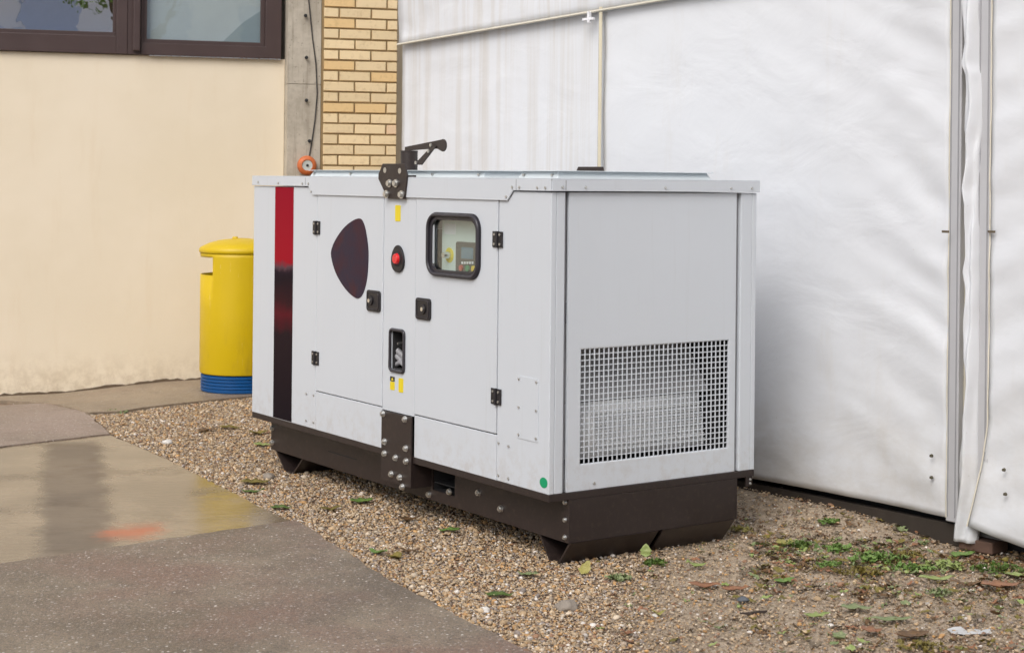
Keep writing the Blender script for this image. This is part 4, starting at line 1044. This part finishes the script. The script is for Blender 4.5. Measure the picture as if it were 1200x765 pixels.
# ================================================================== LOOSE GRAVEL (one uncountable mass)
def in_poly(X, Y, poly):
    ins = np.zeros(len(X), bool); n = len(poly); j = n - 1
    for i in range(n):
        xi, yi = poly[i]; xj, yj = poly[j]
        c = ((yi > Y) != (yj > Y)) & (X < (xj - xi) * (Y - yi) / (yj - yi + 1e-12) + xi); ins ^= c; j = i
    return ins
edge = [G(105, 483)] + GRw[1:] + [(e1[0] + (e1[0] - e0[0]) * .5, e1[1] + (e1[1] - e0[1]) * .5)]
gpoly = edge + [(2.6, 4.7), (2.6, 7.0), (.6, 8.8), (-.9, 10.9), G(300, 463), G(240, 469), G(180, 474)]
def pebbles(name, N, size, seed, region, palette, lift=.25):
    r = np.random.default_rng(seed)
    U = r.uniform(60, 1215, N * 6); V = 210 + 560 * r.random(N * 6) ** .8 * 1.0
    V = np.clip(V, 470, 790)
    # sample uniformly in world, weighted to the near ground
    X = r.uniform(-2.9, 2.7, N * 8); Y = 4.7 + 6.8 * r.random(N * 8) ** 1.45
    ok = in_poly(X, Y, gpoly) & region(X, Y, r)
    X, Y = X[ok][:N], Y[ok][:N]; n = len(X)
    bm_ = bmesh.new(); bmesh.ops.create_icosphere(bm_, subdivisions=1, radius=1)
    bv = np.array([v.co[:] for v in bm_.verts]); bf = np.array([[v.index for v in f.verts] for f in bm_.faces]); bm_.free()
    nv = len(bv)
    S = size(r, n)[:, None, None] * r.uniform(.65, 1.25, (n, 1, 3)); S[:, :, 2] *= .62
    jit = 1 + r.uniform(-.28, .28, (n, nv, 1))
    v = bv[None] * jit * S
    a = r.uniform(0, 2 * np.pi, n); ca, sa = np.cos(a), np.sin(a)
    tl = r.uniform(-.5, .5, n)
    y_ = v[..., 1] * np.cos(tl)[:, None] - v[..., 2] * np.sin(tl)[:, None]; z_ = v[..., 1] * np.sin(tl)[:, None] + v[..., 2] * np.cos(tl)[:, None]
    x2 = v[..., 0] * ca[:, None] - y_ * sa[:, None]; y2 = v[..., 0] * sa[:, None] + y_ * ca[:, None]
    v = np.stack([x2 + X[:, None], y2 + Y[:, None], z_ + (S[:, :, 2] * lift) + r.uniform(0, .003, (n, 1)) + np.array([gz(float(a_), float(b_)) for a_, b_ in zip(X, Y)])[:, None]], -1).reshape(-1, 3)
    f = (bf[None] + (np.arange(n) * nv)[:, None, None]).reshape(-1, 3)
    me = bpy.data.meshes.new(name); me.vertices.add(len(v)); me.vertices.foreach_set('co', v.astype(np.float32).ravel())
    me.loops.add(f.size); me.loops.foreach_set('vertex_index', f.astype(np.int32).ravel())
    me.polygons.add(len(f)); me.polygons.foreach_set('loop_start', np.arange(0, f.size, 3, dtype=np.int32)); me.polygons.foreach_set('loop_total', np.full(len(f), 3, dtype=np.int32))
    me.polygons.foreach_set('use_smooth', np.ones(len(f), bool)); me.update(calc_edges=True)
    pal = np.array([p[1] for p in palette]); w = np.array([p[0] for p in palette], float); w /= w.sum()
    c = pal[r.choice(len(pal), n, p=w)] * r.uniform(.75, 1.2, (n, 1)); c = np.clip(c, 0, .9)
    ca_ = np.ones((n, nv, 4), np.float32); ca_[..., :3] = c[:, None, :]
    at = me.color_attributes.new('Col', 'FLOAT_COLOR', 'POINT'); at.data.foreach_set('color', ca_.ravel())
    o = bpy.data.objects.new(name, me); col.objects.link(o); return o
def peb_mat():
    t = NT('loose_pebble'); at = t.t.nodes.new('ShaderNodeAttribute'); at.attribute_name = 'Col'
    n = t.noise(t.pos, 260, 3, .6)
    c = t.mix(t.math('MULTIPLY', t.ss(n, .45, .7), .3), at.outputs['Color'], (.2, .15, .11))
    return t.bsdf(c, .62, 0, None, .4)
pm = peb_mat()
PAL = [(24, (.48, .34, .20)), (20, (.54, .41, .27)), (14, (.38, .30, .225)), (10, (.64, .53, .40)), (10, (.48, .28, .12)), (6, (.30, .25, .22)), (5, (.72, .66, .60)), (6, (.30, .17, .10)), (3, (.58, .34, .14))]
def reg_gravel(X, Y, r):
    e = X - (.30 + (Y - 5.2) * .12); j = np.array([noise.noise(Vector((x * 3, y * 3, 1))) for x, y in zip(X[:1], Y[:1])])
    return r.random(len(X)) > np.clip((e + .12) / .45, 0, .84)
def reg_dirt(X, Y, r):
    e = X - (.30 + (Y - 5.2) * .12)
    return (e > -.1) & (r.random(len(X)) < .9)
o = pebbles('gravel', 110000, lambda r, n: np.clip(r.lognormal(math.log(.0040), .45, n), .0018, .017), 11, reg_gravel, PAL); o.data.materials.append(pm)
tag(o, 'pinkish tan pea gravel beside the concrete path', 'gravel', kind='stuff')
PALD = [(26, (.28, .21, .14)), (28, (.38, .29, .20)), (10, (.40, .32, .25)), (8, (.12, .09, .07)), (6, (.30, .17, .10)), (2, (.6, .55, .5))]
o = pebbles('earth_grit', 34000, lambda r, n: np.clip(r.lognormal(math.log(.0029), .5, n), .0012, .014), 12, reg_dirt, PALD); o.data.materials.append(pm)
tag(o, 'fine stony grit on the trodden earth right of the generator', 'grit', kind='stuff')

# ================================================================== WHAT THE PANES AND THE PAINT REFLECT (behind the camera)
ab = empty('apartment_building', (4, -15, 0)); tag(ab, 'pale apartment building with balconies behind the camera, mirrored in the left window pane', 'building')
fw = simple('facade_render', (.82, .83, .88), .8, 0, .05); fb = simple('facade_bluish', (.50, .57, .74), .6)
MB().box(-9, 9, -6, 0, 0, 11).build('facade', fw, ab)
for k in range(4):
    z = 1.2 + k * 2.6
    MB().box(-8.5, 8.5, .0, 1.1, z, z + .18).build('balcony', fw, ab)
    m = MB()
    for j in range(6): m.box(-8.5, 8.5, 1.05, 1.1, z + .25 + j * .15, z + .30 + j * .15)
    m.build('balcony_rail', fb, ab)
    for j in range(6):
        MB().box(-8 + j * 2.8, -6.6 + j * 2.8, .001, .05, z + .3, z + 2.1).build('window', fb, ab)
tr = empty('tree', (2.6, -2.6, 0)); tag(tr, 'leafy tree behind the camera, seen only as a reflection in the window', 'tree')
MB().tube([(0, 0, 0), (.05, .1, 1.5), (-.1, .2, 3.2), (-.5, .3, 4.6), (-1, .4, 6)], [.16, .13, .11, .08, .03], 12).tube([(-.1, .2, 3.2), (.6, .3, 4.4), (1.0, .2, 5.6)], [.09, .06, .02], 8).build('trunk', simple('bark', (.10, .075, .05), .9, 0, .3, 10), tr, 0, 60)
m = MB(); rr = random.Random(3)
for k in range(2600):
    a, b, q = rr.gauss(0, 1), rr.gauss(0, 1), rr.gauss(0, .8); n_ = math.sqrt(a * a + b * b + q * q); d = 1.9 * rr.random() ** .4
    leaf_geo(m, .14, .08, .01, (-.8 + a / n_ * d, .3 + b / n_ * d, 5.9 + q / n_ * d * .9), rr.uniform(0, 6.3), rr.uniform(-1, 1), rr.uniform(-1, 1), sd=k)
m.build('crown', LM['green'], tr)

# ================================================================== CAMERA, LIGHT, SKY
cam = bpy.data.cameras.new('camera'); co = bpy.data.objects.new('camera', cam); col.objects.link(co)
cam.sensor_width = 36; cam.lens = F / 1200 * 36; cam.clip_end = 600; cam.clip_start = .05
co.location = (0, 0, HC)
co.rotation_euler = (math.pi / 2, R(.573), 0)
co.rotation_mode = 'XYZ'
co.matrix_world = Matrix.Translation((0, 0, HC)) @ Matrix.Rotation(math.pi / 2, 4, 'X') @ Matrix.Rotation(.01, 4, 'Z')
cam.shift_y = -(382.5 - 210) / 1200
cam.dof.use_dof = True; cam.dof.focus_distance = 7.3; cam.dof.aperture_fstop = 7.1
scene.camera = co
scene.cycles.max_bounces = 6; scene.cycles.diffuse_bounces = 3; scene.cycles.glossy_bounces = 3; scene.cycles.transparent_max_bounces = 6; scene.cycles.caustics_reflective = False; scene.cycles.caustics_refractive = False
SD = Vector((-.30, -.72, .80)).normalized()
sun = bpy.data.lights.new('sun', 'SUN'); sun.energy = 1.0; sun.angle = R(35); sun.color = (1, .965, .92)
so_ = bpy.data.objects.new('sun', sun); col.objects.link(so_); so_.rotation_euler = SD.to_track_quat('Z', 'Y').to_euler()
w = bpy.data.worlds.new('World'); scene.world = w; w.use_nodes = True; nt = w.node_tree; nt.nodes.clear()
sky = nt.nodes.new('ShaderNodeTexSky'); sky.sky_type = 'NISHITA'; sky.sun_disc = False
sky.sun_elevation = math.asin(SD.z); sky.sun_rotation = math.atan2(SD.x, SD.y); sky.dust_density = 4; sky.air_density = 1.0; sky.ozone_density = 1.0
hs = nt.nodes.new('ShaderNodeHueSaturation'); hs.inputs['Saturation'].default_value = .38
bg = nt.nodes.new('ShaderNodeBackground'); bg.inputs['Strength'].default_value = .15
ow = nt.nodes.new('ShaderNodeOutputWorld')
nt.links.new(sky.outputs[0], hs.inputs['Color']); nt.links.new(hs.outputs[0], bg.inputs[0]); nt.links.new(bg.outputs[0], ow.inputs[0])
vs_ = scene.view_settings; vs_.view_transform = 'Standard'; vs_.look = 'None'; vs_.gamma = 1; vs_.use_curve_mapping = False; vs_.exposure = 0.12
